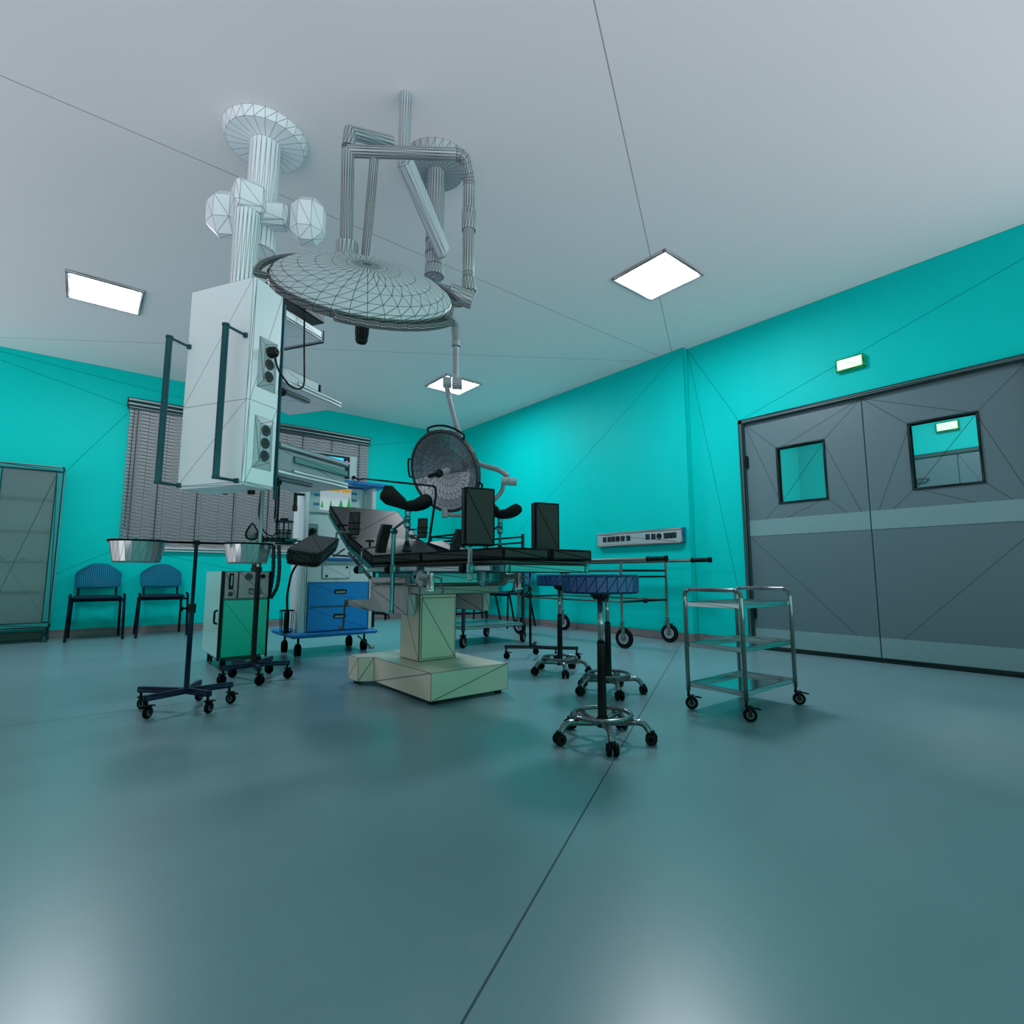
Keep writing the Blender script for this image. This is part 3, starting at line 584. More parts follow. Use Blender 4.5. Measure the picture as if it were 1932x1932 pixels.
# ------------------------------------------------------------------ operating table
TX = 1.717
tb = thing('operating_table', (TX, 2.9, 0), 'large operating table with charcoal pads on ivory and green column, centre', 'operating table')
iv = ivory(.003)
pl = [(1.458, 2.476), (1.971, 2.476), (1.971, 3.17), (2.06, 3.22), (2.06, 3.37), (1.373, 3.37), (1.373, 3.215), (1.458, 3.17)]
P('base', MB().prism([(x, y, .022) for x, y in pl], (0, 0, .145)), iv, tb)
for x, y in ((1.50, 2.52), (1.93, 2.52), (1.42, 3.32), (2.0, 3.32)): P('foot', MB().cyl((x, y, 0), (x, y, .024), .022, 10), black(.002), tb)
P('foot_pedal', MB().box(1.965, 1.99, 2.50, 2.55, .09, .13, .006), black(.002), tb)
P('column', MB().box(1.587, 1.847, 2.842, 3.08, .166, .575, .003).box(1.60, 1.835, 2.8375, 2.8415, .18, .54, .001), iv, tb)
P('column_head', MB().box(1.45, 2.0, 2.60, 3.2, .567, .618, .004).box(1.42, 2.04, 2.58, 3.15, .619, .632, .003), M('head_casting', (130, 150, 142), .3, wire=.003), tb)
gx = grey(.003)
for s in (-1, 1):
    X0 = TX-.284 if s < 0 else TX+.236
    g = P('gear_box', MB().prism([(X0, 2.70, .455), (X0, 3.20, .455), (X0, 3.20, .60), (X0, 3.20, .665), (X0, 2.745, .665), (X0, 2.70, .60)], (.05, 0, 0)), gx, tb)
    P('gear_arm', MB().prism([(X0+.005, 3.20, .452), (X0+.005, 3.20, .53), (X0+.005, 3.58, .508), (X0+.005, 3.60, .488), (X0+.005, 3.58, .47)], (.03, 0, 0)), gx, g)
    P('crank', MB().cyl((X0-.01, 3.585, .49), (X0+.045, 3.585, .49), .017, 12).cyl((X0-.012, 3.585, .49), (X0-.012, 3.60, .31), .007, 8).cyl((X0-.012, 3.60, .31), (X0-.012, 3.68, .32), .009, 8), steel(.003), g)
# pads : foot pads, seat pad, lower and upper back pads
pd = padm(.0028)
for x0, x1 in ((1.433, 1.706), (1.728, 2.001)): P('leg_pad', MB().box(x0, x1, 1.832, 2.555, .748, .802, .008, 2), pd, tb)
P('seat_pad', MB().box(1.433, 2.001, 2.568, 3.20, .748, .802, .008, 2), pd, tb)
a1 = V((0, .4, .152)).normalized(); n1_ = V((1, 0, 0)).cross(a1)
P('lower_back_pad', MB().fbox(V((1.433, 3.208, .745)), (1, 0, 0), a1, n1_, .568, .425, .056, .008, 2), pd, tb)
a2 = V((0, .40, .262)).normalized(); n2_ = V((1, 0, 0)).cross(a2)
P('upper_back_pad', MB().fbox(V((1.433, 3.61, .898)), (1, 0, 0), a2, n2_, .568, .48, .05, .008, 2), pd, tb)
fr = M('table_frame', (64, 150, 156), .25, .6, wire=.003)
mb = MB(); mb.box(1.445, 1.99, 1.86, 3.20, .728, .746)
P('under_plate', mb, darkm(.0025), tb)
P('under_frame', MB().box(1.445, 1.475, 1.84, 3.21, .689, .727, .003).box(1.96, 1.99, 1.84, 3.21, .689, .727, .003).box(1.475, 1.96, 1.84, 1.865, .689, .727, .003).box(1.475, 1.96, 2.55, 2.58, .689, .727).box(1.46, 1.975, 2.55, 3.15, .633, .689), fr, tb)
P('rail_bracket', MB().cyl((1.43, 2.62, .665), (1.445, 2.62, .665), .04, 14).cyl((1.43, 1.99, .665), (1.445, 1.99, .665), .04, 14).cyl((1.43, 2.62, .667), (1.455, 2.62, .667), .012, 8), fr, tb)
P('back_frame', MB().fbox(V((1.44, 3.22, .70)), (1, 0, 0), a1, n1_, .03, .44, .035, .002).fbox(V((1.965, 3.22, .70)), (1, 0, 0), a1, n1_, .03, .44, .035, .002).fbox(V((1.436, 3.63, .865)), (1, 0, 0), a2, n2_, .025, .46, .03, .002).fbox(V((1.97, 3.63, .865)), (1, 0, 0), a2, n2_, .025, .46, .03, .002), fr, tb)
P('gas_strut', MB().cyl((1.45, 3.25, .66), (1.45, 3.62, .83), .011, 8).cyl((1.30, 3.5, .80), (1.42, 3.62, .86), .006, 6), steel(.003), tb)
for s in (-1, 1):
    x = TX+s*.298
    P('side_rail', MB().box(x-.006, x+.006, 1.90, 2.49, .695, .722, .002).box(x-.006, x+.006, 2.57, 3.22, .697, .726, .002), M('rail_steel', (170, 205, 208), .25, .8, wire=.0025), tb)
    for y in (1.95, 2.4, 2.65, 3.15): P('rail_spacer', MB().cyl((x, y, .708), (x-s*.026, y, .708), .008, 8), steel(.003), tb)
    P('leg_joint', MB().cyl((x, 2.42, .69), (x, 2.42, .605), .014, 10).cyl((x+.0, 2.455, .70), (x, 2.455, .605), .011, 10).cyl((x, 2.435, .605), (x, 2.435, .593), .030, 12).tube([(x, 2.40, .67), (x+.01, 2.34, .66), (x, 2.33, .62), (x, 2.30, .60), (x, 2.32, .585)], .005, 6), chrome(.002), tb)
for s in (-1, 1):
    P('gear_lug', MB().cyl((TX+s*.29, 2.56, .66), (TX+s*.275, 2.56, .66), .048, 14).cyl((TX+s*.29, 2.44, .665), (TX+s*.29, 2.54, .665), .02, 10), M('lug', (150, 172, 174), .35, .4, wire=.0025), tb)
# armrests on both sides of the lower back pad
def armboard(s, label):
    Q = [V((1.373, 3.607, .933)), V((1.202, 3.664, .954)), V((.938, 3.326, .829)), V((1.121, 3.255, .802))] if s < 0 else \
        [V((2.06, 3.607, .933)), V((2.232, 3.664, .954)), V((2.42, 3.35, .838)), V((2.26, 3.24, .80))]
    ctr = sum(Q, V((0, 0, 0)))/4; nn = (Q[1]-Q[0]).cross(Q[3]-Q[0]).normalized()
    if nn.z < 0: nn = -nn
    # rounded outer corners
    def rc(p, a, b, r=.05): return [p+(a-p).normalized()*r*(1-t)**2+(b-p).normalized()*r*t*t for t in (0, .25, .5, .75, 1)]
    poly = [Q[0], Q[1]]+rc(Q[2], Q[1], Q[3])+rc(Q[3], Q[2], Q[0])
    big = [ctr+(p-ctr)*1.0 for p in poly]; small = [ctr+(p-ctr)*.96 for p in poly]; th = .075; n = len(poly)
    layers = [[p for p in small], [p-nn*.012 for p in big], [p-nn*(th-.012) for p in big], [p-nn*th for p in small]]
    mb = MB(); mb.add([p for L_ in layers for p in L_], [tuple(range(n)), tuple(range(3*n, 4*n))]+[(k*n+i, k*n+(i+1) % n, (k+1)*n+(i+1) % n, (k+1)*n+i) for k in range(3) for i in range(n)])
    t = thing('arm_board', tuple(ctr-nn*th), label, 'arm board', 'charcoal arm boards')
    P('pad', mb, pd, t)
    P('under_tray', MB().add([q-nn*(th+.003) for q in small]+[q-nn*(th+.016) for q in small], [tuple(range(n)), tuple(range(2*n-1, n-1, -1))]+[(i, (i+1) % n, n+(i+1) % n, n+i) for i in range(n)]), darkm(.0025), t)
    xr = TX+s*.298
    P('mount', MB().tube([Q[0].lerp(Q[3], .25)-nn*(th+.02), V((xr, 3.45, .80)), V((xr, 3.45, .785))], .008, 8), steel(.002), t)
armboard(-1, 'charcoal arm board sticking out toward the camera at the table head, left'); armboard(1, 'charcoal arm board on the far side of the table, near the lamp')
def clamp(t, x, y, s, z=.71):
    P('clamp', MB().box(x-.012, x+.012, y-.016, y+.016, z-.024, z+.024, .003), M('clamp_cyan', (110, 190, 194), .25, .6, wire=.0025), t)
    P('knob', MB().lathe([(0, -.012), (.018, -.012), (.026, -.004), (.026, .008), (.014, .016), (0, .016)], (x+s*.005, y+.042, z), (0, 1, 0), 12).cyl((x, y+.015, z), (x, y+.04, z), .005, 6), black(.002), t)
# upright side supports near the foot end
def side_board(s, label):
    x = TX+s*.315; y = 2.045
    t = thing('side_support', (x, y, .66), label, 'side support', 'upright charcoal side support boards')
    a = V((.966, -.259, 0))
    bdir = V((-a.y, a.x, 0))
    c = (V((1.347, 2.010, 0)) if s < 0 else V((1.895, 2.142, 0)))
    P('board', MB().fbox(V((c.x, c.y, .812)), a, bdir, (0, 0, 1), .150, .055, .272 if s < 0 else .262, .007, 2), padm(.0028), t)
    P('post', MB().box(x-.008, x+.008, y-.012, y+.012, .652, .811, .003), M('post_enamel', (170, 205, 208), .3, .5, wire=.0025), t)
    clamp(t, x, y+.0, s)
side_board(-1, 'upright charcoal board on the near table rail, left of the pair'); side_board(1, 'upright charcoal board on the far table rail, right of the pair')
# leg holders
def stirrup(s, label, first=[None]):
    x = TX+s*.327; y = 2.81
    t = thing('leg_holder', (x, y, .47), label, 'leg holder', 'black leg holders on rods')
    mtc = M('rod_cyan', (80, 160, 166), .22, .9, wire=.002)
    P('rod', MB().cyl((x, y, .468), (x, y, .92), .0125, 10).lathe([(0, 0), (.015, 0), (.013, .02), (0, .02)], (x, y, .46), (0, 0, 1), 10), mtc, t)
    clamp(t, x, y, s)
    px_, py_ = x+s*0+.005, 2.655
    P('arm', MB().tube([(x, y, .915), (x, y+.01, .94), (px_, py_+.02, .985), (px_, py_, .985)], .008, 8).cyl((x, y+.015, .935), (x, y-.015, .925), .018, 8), mtc, t)
    P('joint', MB().lathe([(0, .86), (.009, .86), (.009, .935), (.018, .945), (.021, .965), (.015, .975), (.018, .985), (.018, 1.0), (.014, 1.005), (.018, 1.03), (.008, 1.04), (.008, 1.065), (0, 1.065)], (px_, py_, 0), (0, 0, 1), 12), mtc, t)
    P('handle', MB().lathe([(0, .803), (.024, .803), (.027, .812), (.012, .862), (.006, .872), (0, .872)], (px_, py_, 0), (0, 0, 1), 12), darkm(.0025), t)
    # saddle-shaped cup : a strap that dips over the joint and flares into two dished lobes
    mb = MB(); nu, nv = 22, 12; vs = []
    ex = V((.777, -.629, 0)); dp = V((.629, .777, 0)); up_ = V((0, 0, 1))
    key = [(-1, -.150, .115, .030), (-.82, -.135, .105, .066), (-.55, -.095, .092, .078), (-.25, -.045, .070, .058), (0, .0, .050, .040), (.3, .045, .052, .044), (.6, .085, .066, .052), (.85, .120, .084, .046), (1, .135, .095, .020)]
    def interp(u):
        for p, q in zip(key, key[1:]):
            if u <= q[0]+1e-6:
                t_ = (u-p[0])/(q[0]-p[0]); return [p[k]+(q[k]-p[k])*t_ for k in (1, 2, 3)]
    for lay in (0, 1):
        for i in range(nu+1):
            u = -1+2*i/nu; xx, zz, hw = interp(u); xx2, zz2, _ = interp(min(1, u+.05)); tg = (ex*(xx2-xx)+up_*(zz2-zz)) if u < 1 else ex*.05+up_*.03; tg.normalize()
            vd = (up_*.62-dp*.78).normalized() if u < 0 else (up_*.5-dp*.86).normalized(); vd = (up_*(.35+.45*abs(u))-dp*.8).normalized()
            nn_ = tg.cross(vd).normalized(); nn_ = nn_ if nn_.z > 0 else -nn_
            for j in range(nv+1):
                v = -1+2*j/nv
                vs.append(V((px_, py_, 1.0))+ex*xx+up_*zz+vd*(v*hw)+nn_*(.55*hw*v*v)-nn_*(0 if lay == 0 else .014))
    off = (nu+1)*(nv+1); fs = []
    for i in range(nu):
        for j in range(nv):
            q = (i*(nv+1)+j, i*(nv+1)+j+1, (i+1)*(nv+1)+j+1, (i+1)*(nv+1)+j); fs.append(q); fs.append(tuple(k+off for k in q[::-1]))
    rim = [i*(nv+1) for i in range(nu+1)]+[nu*(nv+1)+j for j in range(1, nv+1)]+[i*(nv+1)+nv for i in range(nu-1, -1, -1)]+[j for j in range(nv-1, 0, -1)]
    for a, b in zip(rim, rim[1:]+rim[:1]): fs.append((a, b, b+off, a+off))
    mb.add(vs, fs)
    P('cup', mb, black(.0015), t)
stirrup(-1, 'black leg holder on the near table rail, before the round lamp'); stirrup(1, 'black leg holder on the far table rail, right of the round lamp')
# shoulder and body supports
def shoulder(x, y, z, h, s, label, tilt=.02):
    t = thing('shoulder_support', (x, y, z), label, 'body support', 'black adjustable body supports')
    m = M('support_black', (28, 32, 33), .5, wire=.003)
    ux = V((.30*0+tilt*2, -.0, 1)).normalized(); sd = V((.84, -.54, 0)); f = ux.cross(sd)
    P('pad', MB().fbox(V((x, y, z)), sd, f, ux, .075, .022, h, .006), m, t)
    P('strap', MB().fbox(V((x, y, z+h*.5))-f*.0-V((.004, .006, 0)), sd, f, ux, .085, .03, .006).fbox(V((x, y, z+h*.25))-V((.004, .006, 0)), sd, f, ux, .085, .03, .006), black(.002), t)
    P('bracket', MB().cyl((x-.05, y+.03, z+h*.42), (x, y, z+h*.42), .006, 6).cyl((x-.06, y+.035, z+h*.42), (x-.045, y+.028, z+h*.42), .014, 8), black(.002), t)
    P('arm', MB().tube(fillet([(x+.01, y, z+.02), (x-.07, y+.03, z+.02), (x-.07, y+.03, z-.09)], .02, 3), .007, 8), chrome(.002), t)
shoulder(1.43, 3.60, .955, .165, -1, 'black shoulder support before the raised back pad, left one')
shoulder(1.985, 3.62, .96, .155, 1, 'black shoulder support at the raised back pad, right one')
def hip(x, y, s, label):
    t = thing('hip_support', (x, y, .69), label, 'body support', 'curved black hip supports with tube arms')
    m = M('support_black', (28, 32, 33), .5, wire=.003)
    P('arm', MB().tube(fillet([(x, y, .69), (x, y, .845), (x-s*.015, y-.13, .85), (x-s*.03, y-.17, .85)], .02, 4), .007, 8), chrome(.002), t)
    P('pad', MB().prism([(x-s*.02, y-.16, .815), (x-s*.02, y-.185, .815), (x-s*.02, y-.22, .90), (x-s*.02, y-.27, .985), (x-s*.02, y-.24, .99), (x-s*.02, y-.185, .92), (x-s*.02, y-.165, .86)], (-s*.06, 0, 0)), m, t)
    P('thumb_screw', MB().cyl((x-s*.01, y-.10, .85), (x-s*.01, y-.10, .885), .006, 6).lathe([(0, 0), (.03, 0), (.026, .012), (0, .012)], (x-s*.01, y-.10, .885), (0, 0, 1), 10), black(.002), t)
    clamp(t, x, y, s)
hip(1.395, 3.27, -1, 'curved hip support with thumb screw on the near rail of the table'); hip(2.04, 3.27, 1, 'curved hip support on the far rail of the table')
# ------------------------------------------------------------------ guard-rail cart behind the table
gt = thing('guard_rail_cart', (3.17, 4.5, 0), 'wheeled chrome cart with black guard rails behind the table', 'cart')
fm2 = steel(.0035)
bk = black(.0035)
for x, y in ((2.81, 4.2), (3.54, 4.2), (2.81, 4.83), (3.54, 4.83)):
    P('post', MB().box(x-.014, x+.014, y-.014, y+.014, .15, 1.10 if x > 3 else 1.06, .003), M('cart_post', (40, 60, 64), .4, .3, wire=.004), gt)
    caster(gt, x, y, .16, .055, .5, w=.03, spoked=True, ws=.003, off=.0)
P('shelf', MB().box(2.80, 3.55, 4.19, 4.84, .165, .195, .004), M('cart_shelf', (140, 180, 182), .25, .5, wire=.004), gt)
P('top', MB().box(2.80, 3.55, 4.19, 4.84, .60, .63, .004), M('cart_shelf', (140, 180, 182), .25, .5, wire=.004), gt)
for z in (.95, 1.01, 1.07):
    for a, b in (((2.81, 4.2), (2.81, 4.83)), ((3.54, 4.2), (3.54, 4.83)), ((2.81, 4.83), (3.54, 4.83))):
        P('guard_rail', MB().cyl((*a, z), (*b, z), .009, 6), bk, gt)
for z in (.26, .32, .38): P('lower_rail', MB().cyl((2.81, 4.83, z), (3.54, 4.83, z), .009, 6), bk, gt)
# ------------------------------------------------------------------ stretcher frame
sg = thing('stretcher_trolley', (4.31, 4.0, 0), 'bare grey tube stretcher trolley with black grips along the right wall', 'stretcher')
tm = M('stretcher_tube', (150, 146, 142), .3, .6, wire=.0035); tmd = steel(.0035)
for x in (3.96, 4.67):
    P('side_tube', MB().cyl((x, 2.96, .82), (x, 5.0, .815), .0165, 10), tm, sg)
    P('grip', MB().lathe([(0, 0), (.024, 0), (.026, .01), (.021, .02), (.021, .18), (.028, .195), (.028, .205), (0, .205)], (x, 2.955, .82), (0, -1, 0), 12), black(.0025), sg)
    for y in (3.26, 4.78):
        P('leg', MB().cyl((x, y, .26), (x, y, .815), .0125, 10), tm, sg)
        caster(sg, x, y, .25, .092, -1.45, w=.03, spoked=True, ws=.0035, off=.02, mt=tmd)
    P('lower_bar', MB().cyl((x, 3.26, .72), (x, 4.78, .72), .009, 8), tm, sg)
    P('brace', MB().cyl((x, 3.26, .425), (x, 4.78, .425), .009, 8), tm, sg)
P('cross_bar', MB().cyl((3.96, 3.26, .72), (4.67, 3.26, .72), .009, 8), darkm(.003), sg)
P('cross_bar', MB().cyl((3.96, 3.26, .66), (4.67, 3.26, .66), .009, 8), darkm(.003), sg)
P('cross_bar', MB().cyl((3.96, 3.26, .425), (4.67, 3.26, .425), .01, 8).lathe([(0, -.03), (.02, -.02), (.024, 0), (.02, .02), (0, .03)], (4.32, 3.26, .425), (1, 0, 0), 8), darkm(.003), sg)
P('cross_bar', MB().cyl((3.96, 4.78, .425), (4.67, 4.78, .425), .01, 8).lathe([(0, -.03), (.02, -.02), (.024, 0), (.02, .02), (0, .03)], (4.1, 4.78, .425), (1, 0, 0), 8), darkm(.003), sg)
# ------------------------------------------------------------------ wall socket rail
wp = thing('wall_socket_rail', (XA, 3.71, 1.0), 'long grey socket rail mounted on the teal right wall', 'socket rail')
P('housing', MB().box(XA-.05, XA, 3.12, 4.30, 1.004, 1.168, .012, 1), M('rail_housing', (150, 168, 172), .35, wire=.005), wp)
P('edge_strip', MB().box(XA-.055, XA-.051, 3.14, 4.28, 1.148, 1.162).box(XA-.055, XA-.051, 3.14, 4.28, 1.01, 1.024), M('edge_strip', (180, 172, 172), .35, wire=.004), wp)
P('end_cap', MB().box(XA-.052, XA-.002, 3.112, 3.1195, 1.008, 1.164), M('end_blue', (20, 100, 140), .4, wire=.003), wp)
for y in (4.17, 4.10, 4.04, 3.90, 3.82, 3.555, 3.48, 3.32, 3.27, 3.22):
    P('socket', MB().box(XA-.056, XA-.0502, y-.027, y+.027, 1.062, 1.118, .003), M('socket_dark', (20, 44, 54), .4, wire=.006), wp)
for y in (3.97, 3.405): P('gas_port', MB().cyl((XA-.0502, y, 1.09), (XA-.062, y, 1.09), .029, 10), black(.003), wp)
# ------------------------------------------------------------------ ceiling pendant
K = V((.505, 2.448, 0)); A1 = radians(59.4); U = V((sin(A1), cos(A1), 0)); Wd = V((-cos(A1), sin(A1), 0)); Z = V((0, 0, 1))
def uw(u, w, z): return K+U*u+Wd*w+Z*z
pc = uw(.09, .2, 1.062)
pe = thing('ceiling_pendant', tuple(pc), 'white ceiling-hung supply tower with sockets and two handle bars', 'pendant')
wt = M('pendant_white', (236, 244, 250), .35, wire=.0025, wa=.75)
# tower faces subdivided as in the picture : one ring at mid height
mb = MB(); D_, L_ = .176, .40; z0, zm, z1 = 1.075, 1.44, 2.004; e = .010
for za, zb in ((z0, zm), (zm, z1)):
    ring = [(0, e), (e, 0), (D_-e, 0), (D_, e), (D_, L_-e), (D_-e, L_), (e, L_), (0, L_-e)]
    for i in range(8):
        p, q = ring[i], ring[(i+1) % 8]; mb.add([uw(*p, za), uw(*q, za), uw(*q, zb), uw(*p, zb)], [(0, 1, 2, 3)])
ring = [(0, e), (e, 0), (D_-e, 0), (D_, e), (D_, L_-e), (D_-e, L_), (e, L_), (0, L_-e)]
mb.add([uw(*p, z1) for p in ring], [tuple(range(8))])
inn = [(min(max(a, .012), D_-.012), min(max(b, .012), L_-.012)) for a, b in ring]
for i in range(8): mb.add([uw(*ring[i], z0), uw(*ring[(i+1) % 8], z0), uw(*inn[(i+1) % 8], z0-.014), uw(*inn[i], z0-.014)], [(0, 1, 2, 3)])
mb.add([uw(*p, z0-.014) for p in inn], [tuple(range(8))])
P('tower', mb, wt, pe)
P('bottom_port', MB().cyl(uw(.14, .10, z0-.014), uw(.14, .10, z0-.03), .016, 10), black(.002), pe)
P('drop_tube', MB().cyl(uw(.10, .185, z1), uw(.10, .185, 2.42), .058, 20), wt, pe, smooth=False)
P('support_arm', MB().fbox(V((.33, 2.93, 2.44)), (.85, -.52, 0), (.52, .85, 0), Z, .20, .16, .24, .06, 1).fbox(V((.69, 2.71, 2.44)), (.85, -.52, 0), (.52, .85, 0), Z, .17, .16, .24, .05, 1).fbox(V((.45, 2.93, 2.53)), (.85, -.52, 0), (.52, .85, 0), Z, .30, .10, .13, .02, 1), wt, pe)
P('support_arm', MB().cyl((.62, 2.95, 2.42), (.62, 2.95, ZC-.05), .08, 20).lathe([(0, 0), (.2, 0), (.22, .05), (0, .05)], (.62, 2.95, ZC-.05), Z, 24), wt, pe, label='round ceiling flange and post')
P('support_arm', MB().fbox(uw(.10, .185, 2.42)-V((.07, .07, 0)), (1, 0, 0), (0, 1, 0), Z, .14, .14, .14, .02).fbox(uw(.10, .185, 2.44)-V((.05, 0, 0)), (1, 0, 0), V((.25, 1, 0)), Z, .1, .55, .1, .01), wt, pe)
bt = M('handle_blue', (50, 98, 110), .3, .5, wire=.0012, wa=.7)
for w0 in (.031, .374):
    P('handle_bar', MB().cyl(uw(-.075, w0+.038, 1.088), uw(-.075, w0+.038, 1.748), .0135, 14).cyl(uw(-.075, w0+.038, 1.748), uw(-.075, w0+.038, 1.758), .0155, 14).cyl(uw(-.075, w0+.038, 1.078), uw(-.075, w0+.038, 1.088), .0155, 14)
      .tube([uw(-.075, w0+.038, 1.752), uw(0, w0, 1.73)], .006, 8).tube([uw(-.075, w0+.038, 1.083), uw(0, w0, 1.078)], .006, 8)
      .fbox(uw(-.012, w0-.008, 1.72), U, Wd, Z, .012, .016, .02).fbox(uw(-.012, w0-.008, 1.068), U, Wd, Z, .012, .016, .02), bt, pe, label='blue-grey handle bar')
def socket(zc):
    f = MB(); u0, u1, za, zb = .043, .148, zc-.118, zc+.118; i0, i1, ia, ib = u0+.024, u1-.024, za+.035, zb-.035
    o = [(u0, za), (u1, za), (u1, zb), (u0, zb)]; n_ = [(i0, ia), (i1, ia), (i1, ib), (i0, ib)]
    for i in range(4):
        p, q, r, s_ = o[i], o[(i+1) % 4], n_[(i+1) % 4], n_[i]
        f.add([uw(p[0], -.0005, p[1]), uw(q[0], -.0005, q[1]), uw(r[0], -.012, r[1]), uw(s_[0], -.012, s_[1])], [(0, 1, 2, 3)])
    f.add([uw(a, -.012, b) for a, b in n_], [(0, 1, 2, 3)])
    o_ = P('socket_plate', f, M('socket_plate', (176, 190, 198), .35, wire=.0022), pe)
    for k in (-1, 0, 1):
        c = uw((u0+u1)/2, -.0125, zc+k*.057)
        P('socket', MB().lathe([(.012, .0), (.018, .004), (.023, .004), (.025, .0)], c, -Wd, 16).lathe([(0, .0), (.012, .0005)], c, -Wd, 16).fbox(c-U*.006-Wd*.004-Z*.002, U, -Wd, Z, .012, .004, .004), steel(.0022), o_)
socket(1.627); socket(1.262)
P('back_rail', MB().fbox(uw(D_, -.004, 1.02), U, Wd, Z, .008, .012, .94).fbox(uw(D_, .30, 1.06), U, Wd, Z, .012, .02, .9), M('rail_teal', (30, 100, 110), .3, .4, wire=.002), pe)
# plug and cable from the top socket to the black power unit
pk = thing('power_cable', tuple(uw(.0955, -.02, 1.684)), 'black cable with round plug looping from the pendant socket', 'cable')
P('plug', MB().lathe([(0, .035), (.014, .034), (.024, .022), (.026, 0), (0, 0)], uw(.0955, -.018, 1.684), -Wd, 14), black(.001), pk)
P('cord', MB().tube(fillet([uw(.0955, -.04, 1.66), uw(.11, -.05, 1.60), uw(.20, -.045, 1.545), uw(.30, -.03, 1.58), uw(.295, -.02, 1.80), uw(.285, -.02, 1.99), uw(.33, -.012, 2.02)], .06, 5), .0042, 6), black(.001), pk)
tag(P('power_unit', MB().fbox(uw(.178, .0, 1.992), U, Wd, Z, .277, .22, .11, .004), M('unit_dark', (62, 72, 74), .4, wire=.0025)), 'dark grey power unit fixed at the top of the pendant, under the near lamp', 'power unit')
# shelves
def pshelf(zt, u0, u1, w0, w1, label, knob=True, lip=True):
    t = thing('pendant_shelf', tuple(uw((u0+u1)/2, (w0+w1)/2, zt-.03)), label, 'shelf', 'white shelves on the pendant rail')
    P('plate', MB().fbox(uw(u0, w0, zt-.018), U, Wd, Z, u1-u0, w1-w0, .018, .003), wt, t)
    if lip: P('rim', MB().fbox(uw(u0+.1, w0, zt+.0005), U, Wd, Z, u1-u0-.1, .006, .016, .002).fbox(uw(u1-.008, w0+.007, zt+.0005), U, Wd, Z, .006, w1-w0-.01, .016, .002), wt, t)
    P('under_channel', MB().fbox(uw(u0+.02, w0+.06, zt-.036), U, Wd, Z, (u1-u0)*.55, .03, .017, .002), M('channel_grey', (140, 150, 156), .4, wire=.002), t)
    if knob: P('knob', MB().lathe([(0, -.018), (.014, -.016), (.02, -.006), (.02, .006), (.014, .016), (0, .018)], uw(u0+.03, w0+.03, zt-.055), Wd, 12).cyl(uw(u0, w0+.03, zt-.055), uw(u0+.03, w0+.03, zt-.055), .005, 6), black(.0015), t)
    P('bracket', MB().fbox(uw(D_+.0005, w0+.005, zt-.08), U, Wd, Z, .012, .02, .09, .002), darkm(.002), t)
sh1 = thing('pendant_tray', tuple(uw(.32, .1, 1.885)), 'white box tray with dark edge, highest under the power unit', 'shelf')
P('plate', MB().fbox(uw(.188, 0, 1.892), U, Wd, Z, .25, .30, .012, .002).fbox(uw(.188, .0, 1.905), U, Wd, Z, .25, .006, .036, .001).fbox(uw(.188, .294, 1.905), U, Wd, Z, .25, .006, .036, .001), wt, sh1)
P('edge', MB().fbox(uw(.4385, .0, 1.888), U, Wd, Z, .010, .30, .058, .002), wt, sh1)
P('edge', MB().fbox(uw(.449, -.002, 1.885), U, Wd, Z, .008, .304, .066, .001), M('edge_blue', (10, 60, 90), .4, wire=.002), sh1, label='dark blue edge')
pshelf(1.60, .189, .62, 0.0, .36, 'white shelf at middle height of the pendant')
tag(P('white_device', MB().fbox(uw(.20, .03, 1.6015), U, Wd, Z, .27, .20, .075, .004), M('device_white', (190, 202, 208), .4, wire=.0022)), 'white boxy device on the middle pendant shelf', 'medical device')
tag(P('blue_edged_screen', MB().fbox(uw(.475, .03, 1.6015), U, Wd, Z, .014, .18, .07, .003), M('edge_blue', (10, 60, 90), .4, wire=.002)), 'dark blue upright strip beside the boxy device on the middle shelf', 'panel')
pshelf(1.165, .189, .70, 0.0, .36, 'white shelf lowest on the pendant')
lowd = thing('supply_unit', tuple(uw(.43, .15, 1.17)), 'large light grey unit with green stripe on the lowest pendant shelf', 'medical device')
P('body', MB().fbox(uw(.195, .012, 1.1655), U, Wd, Z, .49, .26, .105, .004), M('unit_grey', (150, 158, 168), .35, wire=.0022), lowd)
P('stripe', MB().fbox(uw(.295, .002, 1.215), U, Wd, Z, .40, .0095, .032, .001), M('stripe_green', (96, 140, 136), .35, wire=.002), lowd)
P('cover', MB().fbox(uw(.195, .0, 1.271), U, Wd, Z, .505, .27, .026, .004), M('unit_cover', (168, 176, 184), .35, wire=.0022), lowd)
# cables below the pendant
for i, (u, w, zb) in enumerate(((.186, .0, .93), (.20, -.0, .87), (.212, .01, .86))):
    tag(P('hanging_lead', MB().tube([uw(u, w, 1.10), uw(u+.002, w, 1.0), uw(u, w, zb)], .0042, 6), black(.0015)), 'one of three black leads hanging straight down behind the pendant corner', 'cable', 'black leads below the pendant')
